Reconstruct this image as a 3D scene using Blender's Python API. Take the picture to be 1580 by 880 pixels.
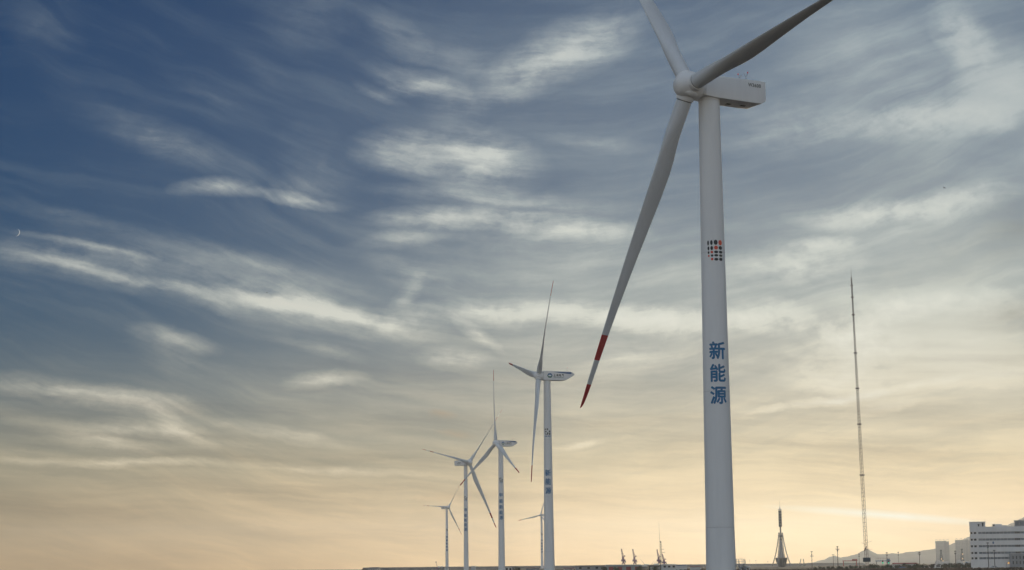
import bpy, bmesh, math, random
from mathutils import Vector, Matrix, noise as mnoise

for _o in list(bpy.data.objects):
    bpy.data.objects.remove(_o)
S = bpy.context.scene
COL = S.collection
R = math.radians
rnd = random.Random(7)

# ------------------------------------------------------------------ camera
F_PX, CX, CY = 2900.0, 790.0, 440.0          # focal length and centre, in photograph pixels
PITCH, ROLL, CAM_H = math.atan(435 / 2900), 0.0098, 3.0
cam_d = bpy.data.cameras.new('camera')
cam_d.sensor_width = 36.0
cam_d.lens = 36.0 * F_PX / 1580.0
cam_d.clip_start = 0.5
cam_d.clip_end = 120000
cam = bpy.data.objects.new('camera', cam_d)
COL.objects.link(cam)
_f = Vector((0, math.cos(PITCH), math.sin(PITCH)))
_r0 = Vector((1, 0, 0))
_u0 = _r0.cross(_f)
_r = _r0 * math.cos(ROLL) - _u0 * math.sin(ROLL)
_u = _u0 * math.cos(ROLL) + _r0 * math.sin(ROLL)
cam.matrix_world = Matrix(((_r.x, _u.x, -_f.x, 0), (_r.y, _u.y, -_f.y, 0), (_r.z, _u.z, -_f.z, CAM_H), (0, 0, 0, 1)))
S.camera = cam

def sight(px, py):
    return _f + _r * ((px - CX) / F_PX) - _u * ((py - CY) / F_PX)

def at(px, py, y):
    """the point of the place seen at a pixel of the photograph, y metres ahead"""
    d = sight(px, py)
    return Vector((0, 0, CAM_H)) + d * (y / d.y)

def azel(px, py):
    d = sight(px, py).normalized()
    return math.degrees(math.atan2(d.x, d.y)), math.degrees(math.asin(d.z))

# ------------------------------------------------------------------ render and view
S.render.engine = 'CYCLES'
S.view_settings.view_transform = 'Standard'
S.view_settings.look = 'None'
S.view_settings.exposure = 0.0
S.view_settings.gamma = 1.0
S.view_settings.use_curve_mapping = False
S.cycles.use_denoising = True
S.cycles.use_adaptive_sampling = False
S.cycles.max_bounces = 6
S.cycles.volume_bounces = 1
HAZE = 0.00006

# ------------------------------------------------------------------ sun, low behind the clouds
SUN_AZ, SUN_EL = 10.0, 3.0
sun_d = bpy.data.lights.new('sun', 'SUN')
sun_d.energy = 0.85
sun_d.angle = R(10)
sun_d.color = (1.0, 0.82, 0.58)
sun = bpy.data.objects.new('sun', sun_d)
COL.objects.link(sun)
_sd = Vector((math.sin(R(SUN_AZ)) * math.cos(R(SUN_EL)), math.cos(R(SUN_AZ)) * math.cos(R(SUN_EL)), math.sin(R(SUN_EL))))
sun.rotation_euler = _sd.to_track_quat('Z', 'Y').to_euler()

# ------------------------------------------------------------------ world: Nishita dusk sky under drifting cirrus
W = bpy.data.worlds.new('World')
S.world = W
W.use_nodes = True
NT = W.node_tree
NT.nodes.clear()

class V:
    """a tiny node language: wraps a node socket, arithmetic builds Math nodes"""
    def __init__(s, sock): s.k = sock
    def __add__(a, b): return M('ADD', a, b)
    def __radd__(a, b): return M('ADD', a, b)
    def __sub__(a, b): return M('SUBTRACT', a, b)
    def __rsub__(a, b): return M('SUBTRACT', b, a)
    def __mul__(a, b): return M('MULTIPLY', a, b)
    def __rmul__(a, b): return M('MULTIPLY', a, b)
    def __truediv__(a, b): return M('DIVIDE', a, b)

NTREE = NT
def put(sock, v):
    if isinstance(v, V): NTREE.links.new(v.k, sock)
    else: sock.default_value = v

def M(op, a, b=0.0, c=0.0, clamp=False):
    n = NTREE.nodes.new('ShaderNodeMath'); n.operation = op; n.use_clamp = clamp
    put(n.inputs[0], a); put(n.inputs[1], b); put(n.inputs[2], c)
    return V(n.outputs[0])

def smooth(x, lo, hi, a=0.0, b=1.0):
    n = NTREE.nodes.new('ShaderNodeMapRange'); n.interpolation_type = 'SMOOTHSTEP'
    put(n.inputs['Value'], x)
    for nm, v in (('From Min', lo), ('From Max', hi), ('To Min', a), ('To Max', b)): put(n.inputs[nm], v)
    return V(n.outputs[0])

def vec(x, y, z=0.0):
    n = NTREE.nodes.new('ShaderNodeCombineXYZ')
    put(n.inputs[0], x); put(n.inputs[1], y); put(n.inputs[2], z)
    return V(n.outputs[0])

def sep(v):
    n = NTREE.nodes.new('ShaderNodeSeparateXYZ'); put(n.inputs[0], v)
    return [V(o) for o in n.outputs]

def mapping(v, loc=(0, 0, 0), rot=0.0, scale=(1, 1, 1), kind='POINT'):
    n = NTREE.nodes.new('ShaderNodeMapping'); n.vector_type = kind
    put(n.inputs['Vector'], v)
    n.inputs['Location'].default_value = loc
    n.inputs['Rotation'].default_value = (0, 0, rot)
    n.inputs['Scale'].default_value = scale
    return V(n.outputs[0])

def noise(v, scale, detail=4.0, rough=0.55, dist=0.0, color=False):
    n = NTREE.nodes.new('ShaderNodeTexNoise')
    put(n.inputs['Vector'], v)
    n.inputs['Scale'].default_value = scale; n.inputs['Detail'].default_value = detail
    n.inputs['Roughness'].default_value = rough; n.inputs['Distortion'].default_value = dist
    return V(n.outputs['Color' if color else 'Fac'])

def ramp(x, stops, lo, hi):
    n = NTREE.nodes.new('ShaderNodeValToRGB')
    e = n.color_ramp.elements
    while len(e) < len(stops): e.new(0.5)
    for el, (p, c) in zip(e, stops):
        el.position = (p - lo) / (hi - lo); el.color = (c[0], c[1], c[2], 1)
    mr = NTREE.nodes.new('ShaderNodeMapRange'); put(mr.inputs['Value'], x)
    mr.inputs['From Min'].default_value = lo; mr.inputs['From Max'].default_value = hi
    NTREE.links.new(mr.outputs[0], n.inputs['Fac'])
    return V(n.outputs['Color'])

def vmath(op, a, b=None, scale=None):
    n = NTREE.nodes.new('ShaderNodeVectorMath'); n.operation = op
    put(n.inputs[0], a)
    if b is not None: put(n.inputs[1], b)
    if scale is not None: put(n.inputs['Scale'], scale)
    return V(n.outputs[0])

def mixc(f, a, b, mode='MIX'):
    n = NTREE.nodes.new('ShaderNodeMix'); n.data_type = 'RGBA'; n.blend_type = mode
    put(n.inputs['Factor'], f)
    put(n.inputs[6], a if isinstance(a, V) else (*a, 1)); put(n.inputs[7], b if isinstance(b, V) else (*b, 1))
    return V(n.outputs[2])

sky_n = NT.nodes.new('ShaderNodeTexSky')
sky_n.sky_type = 'NISHITA'
sky_n.sun_disc = False
sky_n.sun_elevation = R(SUN_EL)
sky_n.sun_rotation = R(SUN_AZ)
sky_n.ozone_density = 6.0
sky_n.dust_density = 0.2
sky_n.air_density = 1.0
bg_clear = NT.nodes.new('ShaderNodeBackground')
bg_clear.inputs['Strength'].default_value = 0.058
NT.links.new(sky_n.outputs[0], bg_clear.inputs['Color'])

tc = NT.nodes.new('ShaderNodeTexCoord')
dx, dy, dz = sep(V(tc.outputs['Generated']))
AZ = M('ARCTAN2', dx, dy) * 57.29578                      # degrees right of straight ahead
EL = M('ARCSINE', dz) * 57.29578                          # degrees above the horizon
P0 = vec(AZ, EL)
# wind-blown distortion: large slow bends, then curls, then torn edges
def wobble(scale, detail, rough, amp, sx=1.0):
    w = vmath('SUBTRACT', noise(mapping(P0, scale=(sx, 1, 1)), scale, detail, rough, color=True), (0.5, 0.5, 0.5))
    return vmath('MULTIPLY', w, (*amp, 0))
P1 = vmath('ADD', vmath('ADD', vmath('ADD', P0, wobble(0.2, 2.0, 0.5, (0.9, 0.7))), wobble(0.8, 3.0, 0.55, (0.7, 0.22), 0.5)), vmath('ADD', wobble(4.0, 4.0, 0.6, (0.26, 0.14), 0.6), wobble(14.0, 4.0, 0.68, (0.11, 0.06), 0.7)))
# cirrus fibres that follow the wind: falling to the right on the left of the view, rising on its right
NB = noise(P0, 0.12, 2.0, 0.5)
flow = smooth(AZ, -13.0, 12.0, R(-14), R(9)) + (NB - 0.5) * 0.25
fa, fe, _z = sep(P1)
cf, sf = M('COSINE', flow), M('SINE', flow)
along = fa * cf + fe * sf
across = fe * cf - fa * sf
fib = noise(vec(along * 0.15, across * 1.4), 1.0, 9.0, 0.58, 0.12)
fine = noise(vec(along * 0.4, across * 3.4, 7.0), 1.0, 8.0, 0.68, 0.1)
puff = noise(mapping(P1, scale=(0.65, 1.0, 1)), 1.7, 8.0, 0.6)

def streak(acc, x0, y0, x1, y1, w, amp, bend=0.0, coords=None):
    """add one cirrus streak to the cloud density: from one direction of the sky to another, w its half width"""
    a0, e0 = azel(x0, y0); a1, e1 = azel(x1, y1)
    L = math.hypot(a1 - a0, e1 - e0) / 2 * 1.15
    wd = w / 50.0
    m = mapping(coords or P1, ((a0 + a1) / 2, (e0 + e1) / 2, 0), math.atan2(e1 - e0, a1 - a0), (L, wd, 1), 'TEXTURE')
    if bend:
        X, Y, Z = sep(m)
        m = vec(X, Y - M('MULTIPLY', X, X) * (bend / w) , 0.0)
    g = NT.nodes.new('ShaderNodeTexGradient'); g.gradient_type = 'SPHERICAL'
    put(g.inputs[0], m)
    return M('MULTIPLY_ADD', V(g.outputs['Fac']), amp, acc)

dens = M('ADD', 0.0, 0.0)
veil = M('ADD', 0.0, 0.0)
for st in (
    # long bands sweeping down from the left edge
    (-60, 372, 300, 446, 34, .62, 0), (250, 432, 620, 510, 40, .95, -4), (-60, 352, 380, 428, 22, .42, 0),
    (60, 330, 480, 440, 34, .34, 0), (330, 440, 640, 480, 80, .34, 0), (300, 380, 560, 450, 22, .3, 0),
    (-40, 376, 330, 456, 13, .6, 0), (290, 450, 620, 502, 17, .8, -3), (20, 352, 250, 398, 8, .4, 0), (-20, 300, 200, 350, 16, .22, 0),
    (560, 290, 760, 312, 14, .35, 0), (840, 210, 1010, 232, 16, .3, 0), (640, 310, 1020, 322, 18, .3, 0), (420, 530, 560, 560, 12, .4, 0),
    # small bright cirrus left of centre
    (262, 288, 400, 290, 17, .95, -3), (380, 292, 545, 318, 13, .8, 0), (420, 282, 520, 296, 30, .35, 0),
    # the bright cloud in the middle and the wisps that feed it
    (545, 222, 700, 238, 46, .75, 0), (600, 230, 840, 264, 60, 1.0, 0), (690, 250, 800, 270, 40, .35, 0),
    (690, 205, 720, 110, 55, .36, 0), (720, 150, 1000, 20, 52, .85, -6), (560, 100, 720, 140, 26, .55, 0),
    (545, 125, 630, 155, 12, .5, 0), (560, 10, 660, 85, 30, .32, 0), (590, 135, 700, 118, 18, .45, 0),
    (620, 60, 800, 110, 30, .26, 0),
    # thin veils high on the left
    (60, 120, 330, 255, 40, .2, 0), (160, 185, 400, 268, 34, .34, 0), (240, 95, 420, 190, 20, .2, 0), (350, 70, 470, 150, 24, .17, 0),
    (400, 30, 560, 20, 55, .3, 0), (0, 30, 130, 60, 50, .22, 0), (440, 200, 560, 300, 60, .2, 0),
    # bands across the middle
    (560, 338, 800, 342, 20, .95, 3), (740, 344, 1000, 356, 24, .8, -7), (540, 378, 690, 362, 16, .5, 0),
    (600, 345, 900, 330, 60, .3, 0), (595, 490, 650, 420, 18, .45, 4), (560, 400, 700, 440, 36, .34, 0),
    (640, 478, 900, 484, 26, .7, 0), (820, 476, 1090, 498, 28, 1.0, 0), (950, 500, 1180, 500, 30, .6, 0),
    (690, 484, 775, 544, 13, .62, 0), (640, 548, 760, 562, 24, .8, 0), (560, 500, 700, 500, 40, .5, 0),
    (760, 380, 1000, 420, 70, .3, 0), (880, 560, 1080, 540, 40, .3, 0),
    # right: high bright patch and the broad sheets
    (1470, 110, 1640, 150, 95, .95, 0), (1440, 0, 1530, 110, 45, .5, 0), (1200, 60, 1420, 100, 90, .4, 0),
    (1260, 195, 1600, 180, 36, .5, 4), (1100, 200, 1320, 190, 50, .3, 0), (1220, 335, 1480, 322, 24, .7, 3),
    (1380, 330, 1580, 300, 30, .5, 0), (1225, 372, 1330, 370, 14, .6, 0), (1110, 410, 1340, 395, 40, .5, 0),
    (1100, 490, 1280, 488, 34, .7, 0), (1320, 495, 1470, 460, 30, .95, 3), (1440, 465, 1600, 480, 36, .7, 0),
    (1240, 510, 1420, 530, 44, .95, 0), (1360, 520, 1600, 570, 70, .8, 0), (1190, 560, 1400, 600, 50, .5, 0),
    # broad soft sheets of thin cloud
    (520, 450, 1150, 480, 170, .62, 0), (1000, 460, 1660, 510, 210, .62, 0), (1180, 130, 1700, 160, 190, .38, 0), (560, 60, 1000, 200, 130, .2, 0),
    (1150, 330, 1650, 380, 120, .2, 0), (200, 560, 760, 600, 90, .2, 0),
    # contrails and low streaks
    (1120, 642, 1500, 584, 9, .75, 2), (1500, 584, 1600, 575, 12, .35, 0), (1290, 640, 1440, 615, 12, .4, 0), (850, 692, 940, 679, 7, .6, 0),
    (-30, 580, 170, 622, 24, .7, 0), (80, 608, 320, 630, 22, .8, 0), (130, 650, 290, 668, 16, .65, 0),
    (230, 632, 340, 696, 22, .5, 0), (430, 592, 560, 585, 16, .8, 0), (200, 508, 340, 545, 20, .6, 0), (200, 520, 330, 590, 34, .28, 0),
    (330, 650, 560, 688, 14, .5, 0), (-40, 703, 400, 716, 9, .5, 0), (380, 712, 700, 738, 8, .4, 0), (60, 660, 250, 690, 22, .45, 0),
):
    if st[4] >= 70: veil = streak(veil, *st[:6], bend=st[6])      # broad smooth sheets
    else: dens = streak(dens, *st[:6], bend=st[6])
# grey undersides of thicker cloud at the right
dark = M('ADD', 0.0, 0.0)
for st in ((1500, 380, 1640, 330, 60, .8), (1380, 410, 1560, 380, 60, .4), (1480, 500, 1640, 470, 34, .9), (1330, 440, 1420, 420, 40, .3),
           (1150, 620, 1500, 640, 40, .35), (1290, 250, 1500, 260, 60, .25)):
    dark = streak(dark, *st)

texture = smooth(fib, 0.3, 0.7, 0.5, 1.25) * smooth(fine, 0.25, 0.75, 0.78, 1.18)
right = smooth(AZ, 1.0, 8.0)
grain = (fib - 0.5) * (1.1 - right * 0.6) + (fine - 0.5) * (0.8 - right * 0.4) + (puff - 0.5) * (1.1 + right * 0.7)
lit = M('MAXIMUM', dens + grain * M('MINIMUM', dens * 1.8, 1.0), 0.0)
# a general sheet of cirrus over the whole sky, thicker towards the sun, the horizon and behind the camera
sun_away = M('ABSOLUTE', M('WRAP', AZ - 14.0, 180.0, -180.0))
behind = smooth(sun_away, 45.0, 110.0)  # unseen bright cloud behind the camera, added to light the towers
near_sun = M('EXPONENT', M('MULTIPLY', M('POWER', sun_away / 17.0, 2.0), -1.0))
low = M('EXPONENT', M('MULTIPLY', M('POWER', M('MAXIMUM', EL, 0.0) / 4.6, 2.0), -1.0))
broad = noise(mapping(mapping(P1, rot=R(8)), scale=(0.1, 0.3, 1)), 1.0, 5.0, 0.55)
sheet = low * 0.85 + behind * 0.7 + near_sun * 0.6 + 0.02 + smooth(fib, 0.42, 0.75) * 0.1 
sheet = sheet * smooth(broad, 0.3, 0.7, 0.8, 1.18) * smooth(fib, 0.25, 0.75, 0.86, 1.13) * smooth(fine, 0.25, 0.75, 0.95, 1.05)
soft = veil * smooth(fib, 0.25, 0.75, 0.78, 1.2) * smooth(puff, 0.25, 0.75, 0.86, 1.12)
lit = lit + soft * 0.55
cover = M('ADD', sheet * 0.92 + soft * 0.2, lit * 0.6, clamp=True)

# cloud colour by height above the horizon, dimmer off-sun, raised behind the camera as unseen fill
c_el = ramp(EL, ((0, (.63, .445, .24)), (1.2, (.61, .46, .27)), (3.2, (.57, .495, .335)), (5.2, (.56, .53, .42)),
                 (8, (.44, .48, .445)), (12, (.325, .385, .405)), (17, (.235, .30, .35)), (40, (.27, .32, .375)), (90, (.29, .34, .39))), 0, 90)
glow = M('EXPONENT', M('MULTIPLY', M('POWER', sun_away / 24.0, 2.0), -1.0))
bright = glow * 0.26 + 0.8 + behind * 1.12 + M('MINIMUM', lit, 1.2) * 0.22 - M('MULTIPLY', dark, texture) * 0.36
col = mixc(M('MULTIPLY', lit, 0.5, clamp=True), c_el, (.56, .56, .50))
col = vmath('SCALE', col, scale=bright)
col = mixc(behind, col, vmath('MULTIPLY', col, (.97, .985, 1.045)))  # cooler tint on that unseen cloud, for the light on the towers
# thin layered banks of cloud low in the sky
bank = noise(mapping(mapping(P1, rot=R(2)), scale=(0.075, 1.0, 1)), 1.0, 6.0, 0.6)
thread = noise(mapping(mapping(P1, rot=R(4)), scale=(0.16, 2.6, 1)), 1.0, 6.0, 0.62)
lowband = smooth(EL, 9.0, 3.0) * smooth(EL, -0.5, 0.8, 0.45, 1.0)
layer = ((bank - 0.5) * 1.5 + (thread - 0.5) * 0.95) * lowband
col = mixc(M('MULTIPLY', layer, -1.5, clamp=True), col, vmath('MULTIPLY', col, (.74, .72, .74)))
col = vmath('SCALE', col, scale=M('MAXIMUM', layer * 0.55 + 1.0, 0.6))
# afterglow hugging the horizon on the sun's side
after = M('EXPONENT', M('MULTIPLY', M('MAXIMUM', EL, 0.0), -0.5)) * (glow * 0.85 + 0.15)
col = vmath('ADD', col, vmath('SCALE', (.46, .27, .09), scale=after))
# burning patch where the sun stands behind the low cloud, and the white contrail beside it
gm = mapping(P0, (9.6, 1.3, 0), 0.0, (9.0, 2.6, 1), 'TEXTURE')
gg = NT.nodes.new('ShaderNodeTexGradient'); gg.gradient_type = 'QUADRATIC_SPHERE'; put(gg.inputs[0], gm)
col = mixc(M('MULTIPLY', V(gg.outputs['Fac']), 0.5, clamp=True), col, (1.0, .86, .53))
trail = streak(M('ADD', 0.0, 0.0), 1190, 781, 1545, 809, 8, 1.05, bend=-1.5, coords=P0)
trail = M('MULTIPLY', trail, smooth(puff, 0.2, 0.8, 0.8, 1.2), clamp=True)
col = mixc(trail, col, (.86, .85, .74))
cover = M('MAXIMUM', cover, trail)
# small orange scraps low over the sea
warm = M('ADD', 0.0, 0.0)
for st in ((660, 640, 700, 643, 8, .8), (670, 669, 730, 671, 7, .9), (640, 775, 740, 760, 14, .55), (740, 682, 775, 676, 8, .4)):
    warm = streak(warm, *st)
col = mixc(M('MULTIPLY', warm, texture, clamp=True), col, (.70, .47, .24))

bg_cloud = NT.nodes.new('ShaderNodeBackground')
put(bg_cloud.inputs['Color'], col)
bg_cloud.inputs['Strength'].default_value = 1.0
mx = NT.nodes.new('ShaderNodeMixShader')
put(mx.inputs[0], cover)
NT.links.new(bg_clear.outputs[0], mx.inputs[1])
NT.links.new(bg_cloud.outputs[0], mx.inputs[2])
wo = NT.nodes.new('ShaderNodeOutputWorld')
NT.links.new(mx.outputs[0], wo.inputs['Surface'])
W.cycles.sampling_method = 'MANUAL'
W.cycles.sample_map_resolution = 512

# ------------------------------------------------------------------ materials
def material(name, base, rough=0.5, metallic=0.0, spots=0.0, scale=1.0, streak_z=1.0, bump=0.0, emit=None, base2=None, coat=0.0):
    """procedural surface: base colour broken up by two noises (wear and grain), optional fine relief"""
    global NTREE
    m = bpy.data.materials.new(name); m.use_nodes = True
    NTREE = m.node_tree
    p = NTREE.nodes['Principled BSDF']
    p.inputs['Roughness'].default_value = rough
    p.inputs['Metallic'].default_value = metallic
    p.inputs['Coat Weight'].default_value = coat
    if spots > 0:
        t = NTREE.nodes.new('ShaderNodeTexCoord')
        o = mapping(V(t.outputs['Object']), scale=(scale, scale, scale * streak_z))
        n1 = noise(o, 1.0, 6.0, 0.6)
        n2 = noise(o, 7.0, 3.0, 0.6)
        f = smooth(n1 * 0.7 + n2 * 0.3, 0.36, 0.64)
        b2 = base2 or tuple(c * (1 - spots) for c in base)
        put(p.inputs['Base Color'], mixc(f, b2, base))
        put(p.inputs['Roughness'], smooth(n2, 0.2, 0.8, max(rough - .1, .05), min(rough + .12, 1)))
        if bump:
            bn = NTREE.nodes.new('ShaderNodeBump'); bn.inputs['Strength'].default_value = bump
            put(bn.inputs['Height'], n2)
            NTREE.links.new(bn.outputs[0], p.inputs['Normal'])
    else:
        p.inputs['Base Color'].default_value = (*base, 1)
    if emit:
        p.inputs['Emission Color'].default_value = (*emit[0], 1)
        p.inputs['Emission Strength'].default_value = emit[1]
    return m

MAT = dict(
    white=material('white_turbine_paint', (.79, .795, .80), .55, spots=.06, scale=.35, streak_z=.12),
    blade=material('blade_gelcoat', (.65, .68, .71), .6, spots=.1, scale=.3, streak_z=.25),
    red=material('red_band_paint', (.46, .028, .035), .45, spots=.15, scale=.6),
    dark=material('black_paint', (.018, .022, .026), .5),
    orange=material('signal_red_paint', (.72, .09, .04), .5),
    blue=material('lettering_blue', (.012, .145, .32), .5),
    blue2=material('swoosh_blue', (.03, .12, .30), .45, spots=.1, scale=.5),
    green=material('emblem_green', (.03, .16, .14), .5),
    rubber=material('dark_seal', (.03, .03, .032), .7),
    steel=material('galvanised_steel', (.30, .31, .32), .5, .4, spots=.2, scale=2),
    rust=material('mast_steel', (.26, .23, .23), .6, .2, spots=.4, scale=1.5, base2=(.20, .15, .15)),
    tower_steel=material('grey_blue_steel', (.09, .11, .13), .55, .2, spots=.2, scale=.5),
    concrete=material('concrete', (.33, .32, .31), .85, spots=.25, scale=.8, bump=.2),
    lightgrey=material('light_grey_cladding', (.60, .60, .60), .7, spots=.12, scale=.3, streak_z=.3),
    render_=material('pale_render', (.78, .76, .74), .8, spots=.1, scale=.25, streak_z=.3),
    annex=material('grey_panel', (.30, .31, .33), .7, spots=.12, scale=.3),
    glass=material('window_glass', (.22, .24, .27), .3, spots=.3, scale=.4),
    glass_dark=material('dark_window', (.03, .035, .045), .15),
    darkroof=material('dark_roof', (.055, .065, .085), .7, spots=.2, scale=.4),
    redroof=material('red_roof_sheet', (.34, .07, .065), .6, spots=.25, scale=.4),
    pinkroof=material('faded_pink_roof', (.30, .17, .16), .7, spots=.25, scale=.4),
    purple=material('crane_purple_paint', (.20, .085, .19), .55, spots=.2, scale=.4),
    crane_white=material('ship_white_paint', (.60, .61, .62), .5, spots=.15, scale=.4),
    crane_blue=material('gantry_blue_paint', (.05, .14, .30), .5, spots=.2, scale=.4),
    crane_red=material('gantry_red_paint', (.30, .05, .06), .5, spots=.2, scale=.4),
    tower_white=material('apartment_render', (.40, .40, .40), .85, spots=.12, scale=.05),
    leaf=material('shrub_leaves', (.035, .048, .024), .7, spots=.5, scale=3, base2=(.018, .026, .014)),
    leaf2=material('dusty_shrub_leaves', (.055, .055, .03), .7, spots=.5, scale=3, base2=(.032, .032, .02)),
    bark=material('bark', (.09, .07, .055), .9, spots=.3, scale=4),
    reed=material('dry_reed', (.15, .105, .07), .9, spots=.45, scale=.15, base2=(.085, .065, .055)),
    wood=material('weathered_pole', (.11, .10, .095), .8, spots=.3, scale=2, streak_z=.2),
    tyre=material('tyre_rubber', (.02, .02, .02), .8),
    car_white=material('car_white_paint', (.70, .70, .70), .25, coat=.5),
    car_blue=material('car_blue_paint', (.05, .10, .22), .25, coat=.5),
    bird=material('bird_feathers', (.06, .05, .05), .8, spots=.3, scale=6),
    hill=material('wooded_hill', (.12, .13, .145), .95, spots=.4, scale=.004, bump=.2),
    lamp_red=material('red_obstruction_lamp', (.5, .02, .03), .4, emit=((1, .05, .08), .12)),
    lamp_green=material('green_signal_lens', (.02, .3, .2), .4, emit=((.04, 1, .62), 1.6)),
    lamp_amber=material('amber_lamp', (.5, .25, .05), .4, emit=((1, .42, .06), 2.6)),
    lamp_warm=material('warm_work_lamp', (.5, .4, .2), .4, emit=((1, .66, .28), 1.4)),
    moon=material('moonlit_rock', (.2, .2, .2), .9, emit=((.30, .34, .36), .9)),
)

# ------------------------------------------------------------------ mesh helpers
class MB:
    """collects shapes, then links them as ONE mesh object"""
    def __init__(s): s.v = []; s.f = []; s.mi = []
    def add(s, vs, fs, mi=0):
        o = len(s.v); s.v += [tuple(v) for v in vs]
        s.f += [tuple(i + o for i in f) for f in fs]; s.mi += [mi] * len(fs)
        return s
    def box(s, x0, y0, z0, x1, y1, z1, mi=0, M4=None):
        vs = [Vector((x, y, z)) for z in (z0, z1) for x, y in ((x0, y0), (x1, y0), (x1, y1), (x0, y1))]
        if M4 is not None: vs = [M4 @ v for v in vs]
        return s.add(vs, [(3, 2, 1, 0), (4, 5, 6, 7), (0, 1, 5, 4), (1, 2, 6, 5), (2, 3, 7, 6), (3, 0, 4, 7)], mi)
    def tube(s, a, b, r0, r1=None, n=6, mi=0, caps=True):
        a, b = Vector(a), Vector(b); r1 = r0 if r1 is None else r1
        q = (b - a).to_track_quat('Z', 'Y')
        vs = []
        for p, r in ((a, r0), (b, r1)):
            for k in range(n):
                t = 2 * math.pi * k / n
                vs.append(p + q @ Vector((r * math.cos(t), r * math.sin(t), 0)))
        fs = [(k, (k + 1) % n, n + (k + 1) % n, n + k) for k in range(n)]
        if caps: fs += [tuple(range(n - 1, -1, -1)), tuple(range(n, 2 * n))]
        return s.add(vs, fs, mi)
    def path(s, pts, r, n=5, mi=0):
        for a, b in zip(pts, pts[1:]): s.tube(a, b, r, n=n, mi=mi)
        return s
    def lathe(s, prof, n=32, mi=0, M4=None):
        """prof: list of (radius, z)"""
        vs = []
        for r, z in prof:
            for k in range(n):
                t = 2 * math.pi * k / n
                v = Vector((r * math.cos(t), r * math.sin(t), z))
                vs.append(M4 @ v if M4 is not None else v)
        fs = []
        for j in range(len(prof) - 1):
            for k in range(n):
                fs.append((j * n + k, j * n + (k + 1) % n, (j + 1) * n + (k + 1) % n, (j + 1) * n + k))
        fs.append(tuple(range(n - 1, -1, -1)))
        fs.append(tuple((len(prof) - 1) * n + k for k in range(n)))
        return s.add(vs, fs, mi)
    def build(s, name, mats, parent=None, loc=None, smooth_deg=35, mat4=None):
        me = bpy.data.meshes.new(name)
        me.from_pydata(s.v, [], s.f)
        for m in (mats if isinstance(mats, (list, tuple)) else [mats]): me.materials.append(m)
        for p, i in zip(me.polygons, s.mi): p.material_index = i
        if smooth_deg:
            me.shade_smooth(); me.set_sharp_from_angle(angle=R(smooth_deg))
        return link(name, me, parent, loc, mat4)

def link(name, me, parent=None, loc=None, mat4=None):
    o = bpy.data.objects.new(name, me); COL.objects.link(o)
    if parent is not None: o.parent = parent
    if mat4 is not None: o.matrix_local = mat4
    elif loc is not None: o.location = loc
    return o

def tag(o, label, cat, group=None):
    o['label'] = label; o['category'] = cat
    if group: o['group'] = group
    return o

def kind(o, k): o['kind'] = k; return o

def thing(name, label, cat, loc=(0, 0, 0), rz=0.0, group=None):
    o = bpy.data.objects.new(name, None); COL.objects.link(o)
    o.empty_display_size = 1; o.location = loc; o.rotation_euler = (0, 0, rz)
    return tag(o, label, cat, group)

def soften(o, width, seg=2):
    """real rounded edges"""
    bm = bmesh.new(); bm.from_mesh(o.data)
    es = [e for e in bm.edges if len(e.link_faces) == 2 and e.calc_face_angle(0) > R(25)]
    bmesh.ops.bevel(bm, geom=es, offset=width, segments=seg, affect='EDGES', profile=.6)
    bm.to_mesh(o.data); bm.free()
    o.data.shade_smooth(); o.data.set_sharp_from_angle(angle=R(40))
    return o

_glyph = {}
def glyph(text, bold=0.03):
    """outline of a piece of lettering, 1 unit high, centred, as verts and faces (emboldened by stacked shifted copies)"""
    if text in _glyph: return _glyph[text]
    cu = bpy.data.curves.new('lettering', 'FONT'); cu.body = text
    cu.align_x = 'CENTER'; cu.resolution_u = 3
    ob = bpy.data.objects.new('lettering', cu); COL.objects.link(ob)
    bpy.context.view_layer.update()
    me = bpy.data.meshes.new_from_object(ob.evaluated_get(bpy.context.evaluated_depsgraph_get()))
    bpy.data.objects.remove(ob)
    v0 = [v.co.copy() for v in me.vertices]; f0 = [tuple(p.vertices) for p in me.polygons]
    x0, x1 = min(v.x for v in v0), max(v.x for v in v0); y0, y1 = min(v.y for v in v0), max(v.y for v in v0)
    h = (y1 - y0) or 1
    v0 = [Vector(((v.x - (x0 + x1) / 2) / h, (v.y - (y0 + y1) / 2) / h, 0)) for v in v0]
    vs, fs = [], []
    for i, (dx, dy) in enumerate(((0, 0), (bold, 0), (-bold, 0), (0, bold), (0, -bold))):
        o = len(vs); vs += [v + Vector((dx, dy, i * .004)) for v in v0]; fs += [tuple(k + o for k in f) for f in f0]
    _glyph[text] = (vs, fs)
    bpy.data.meshes.remove(me)
    return _glyph[text]

def wrap(name, vs, fs, mat, parent, radius_at, ang0, z0, sx, sz, proud):
    """bend flat lettering round a tower: vs in units, scaled sx by sz metres"""
    bm = bmesh.new()
    bv = [bm.verts.new((v.x * sx, v.z, v.y * sz)) for v in vs]
    for f in fs:
        try: bm.faces.new([bv[i] for i in f])
        except ValueError: pass
    xs = [v.co.x for v in bm.verts]
    x = min(xs) + .22
    while x < max(xs):
        bmesh.ops.bisect_plane(bm, geom=bm.verts[:] + bm.edges[:] + bm.faces[:], plane_co=(x, 0, 0), plane_no=(1, 0, 0))
        x += .22
    for v in bm.verts:
        z = z0 + v.co.z; r = radius_at(z) + proud + v.co.y
        a = ang0 + v.co.x / r
        v.co = (r * math.cos(a), r * math.sin(a), z)
    me = bpy.data.meshes.new(name); bm.to_mesh(me); bm.free()
    for p in me.polygons: p.use_smooth = True
    me.materials.append(mat)
    return link(name, me, parent)

def ellipse(cx, cy, w, h, n=20):
    return [Vector((cx + w / 2 * math.cos(2 * math.pi * k / n), cy + h / 2 * math.sin(2 * math.pi * k / n), 0)) for k in range(n)], [tuple(range(n))]

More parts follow.
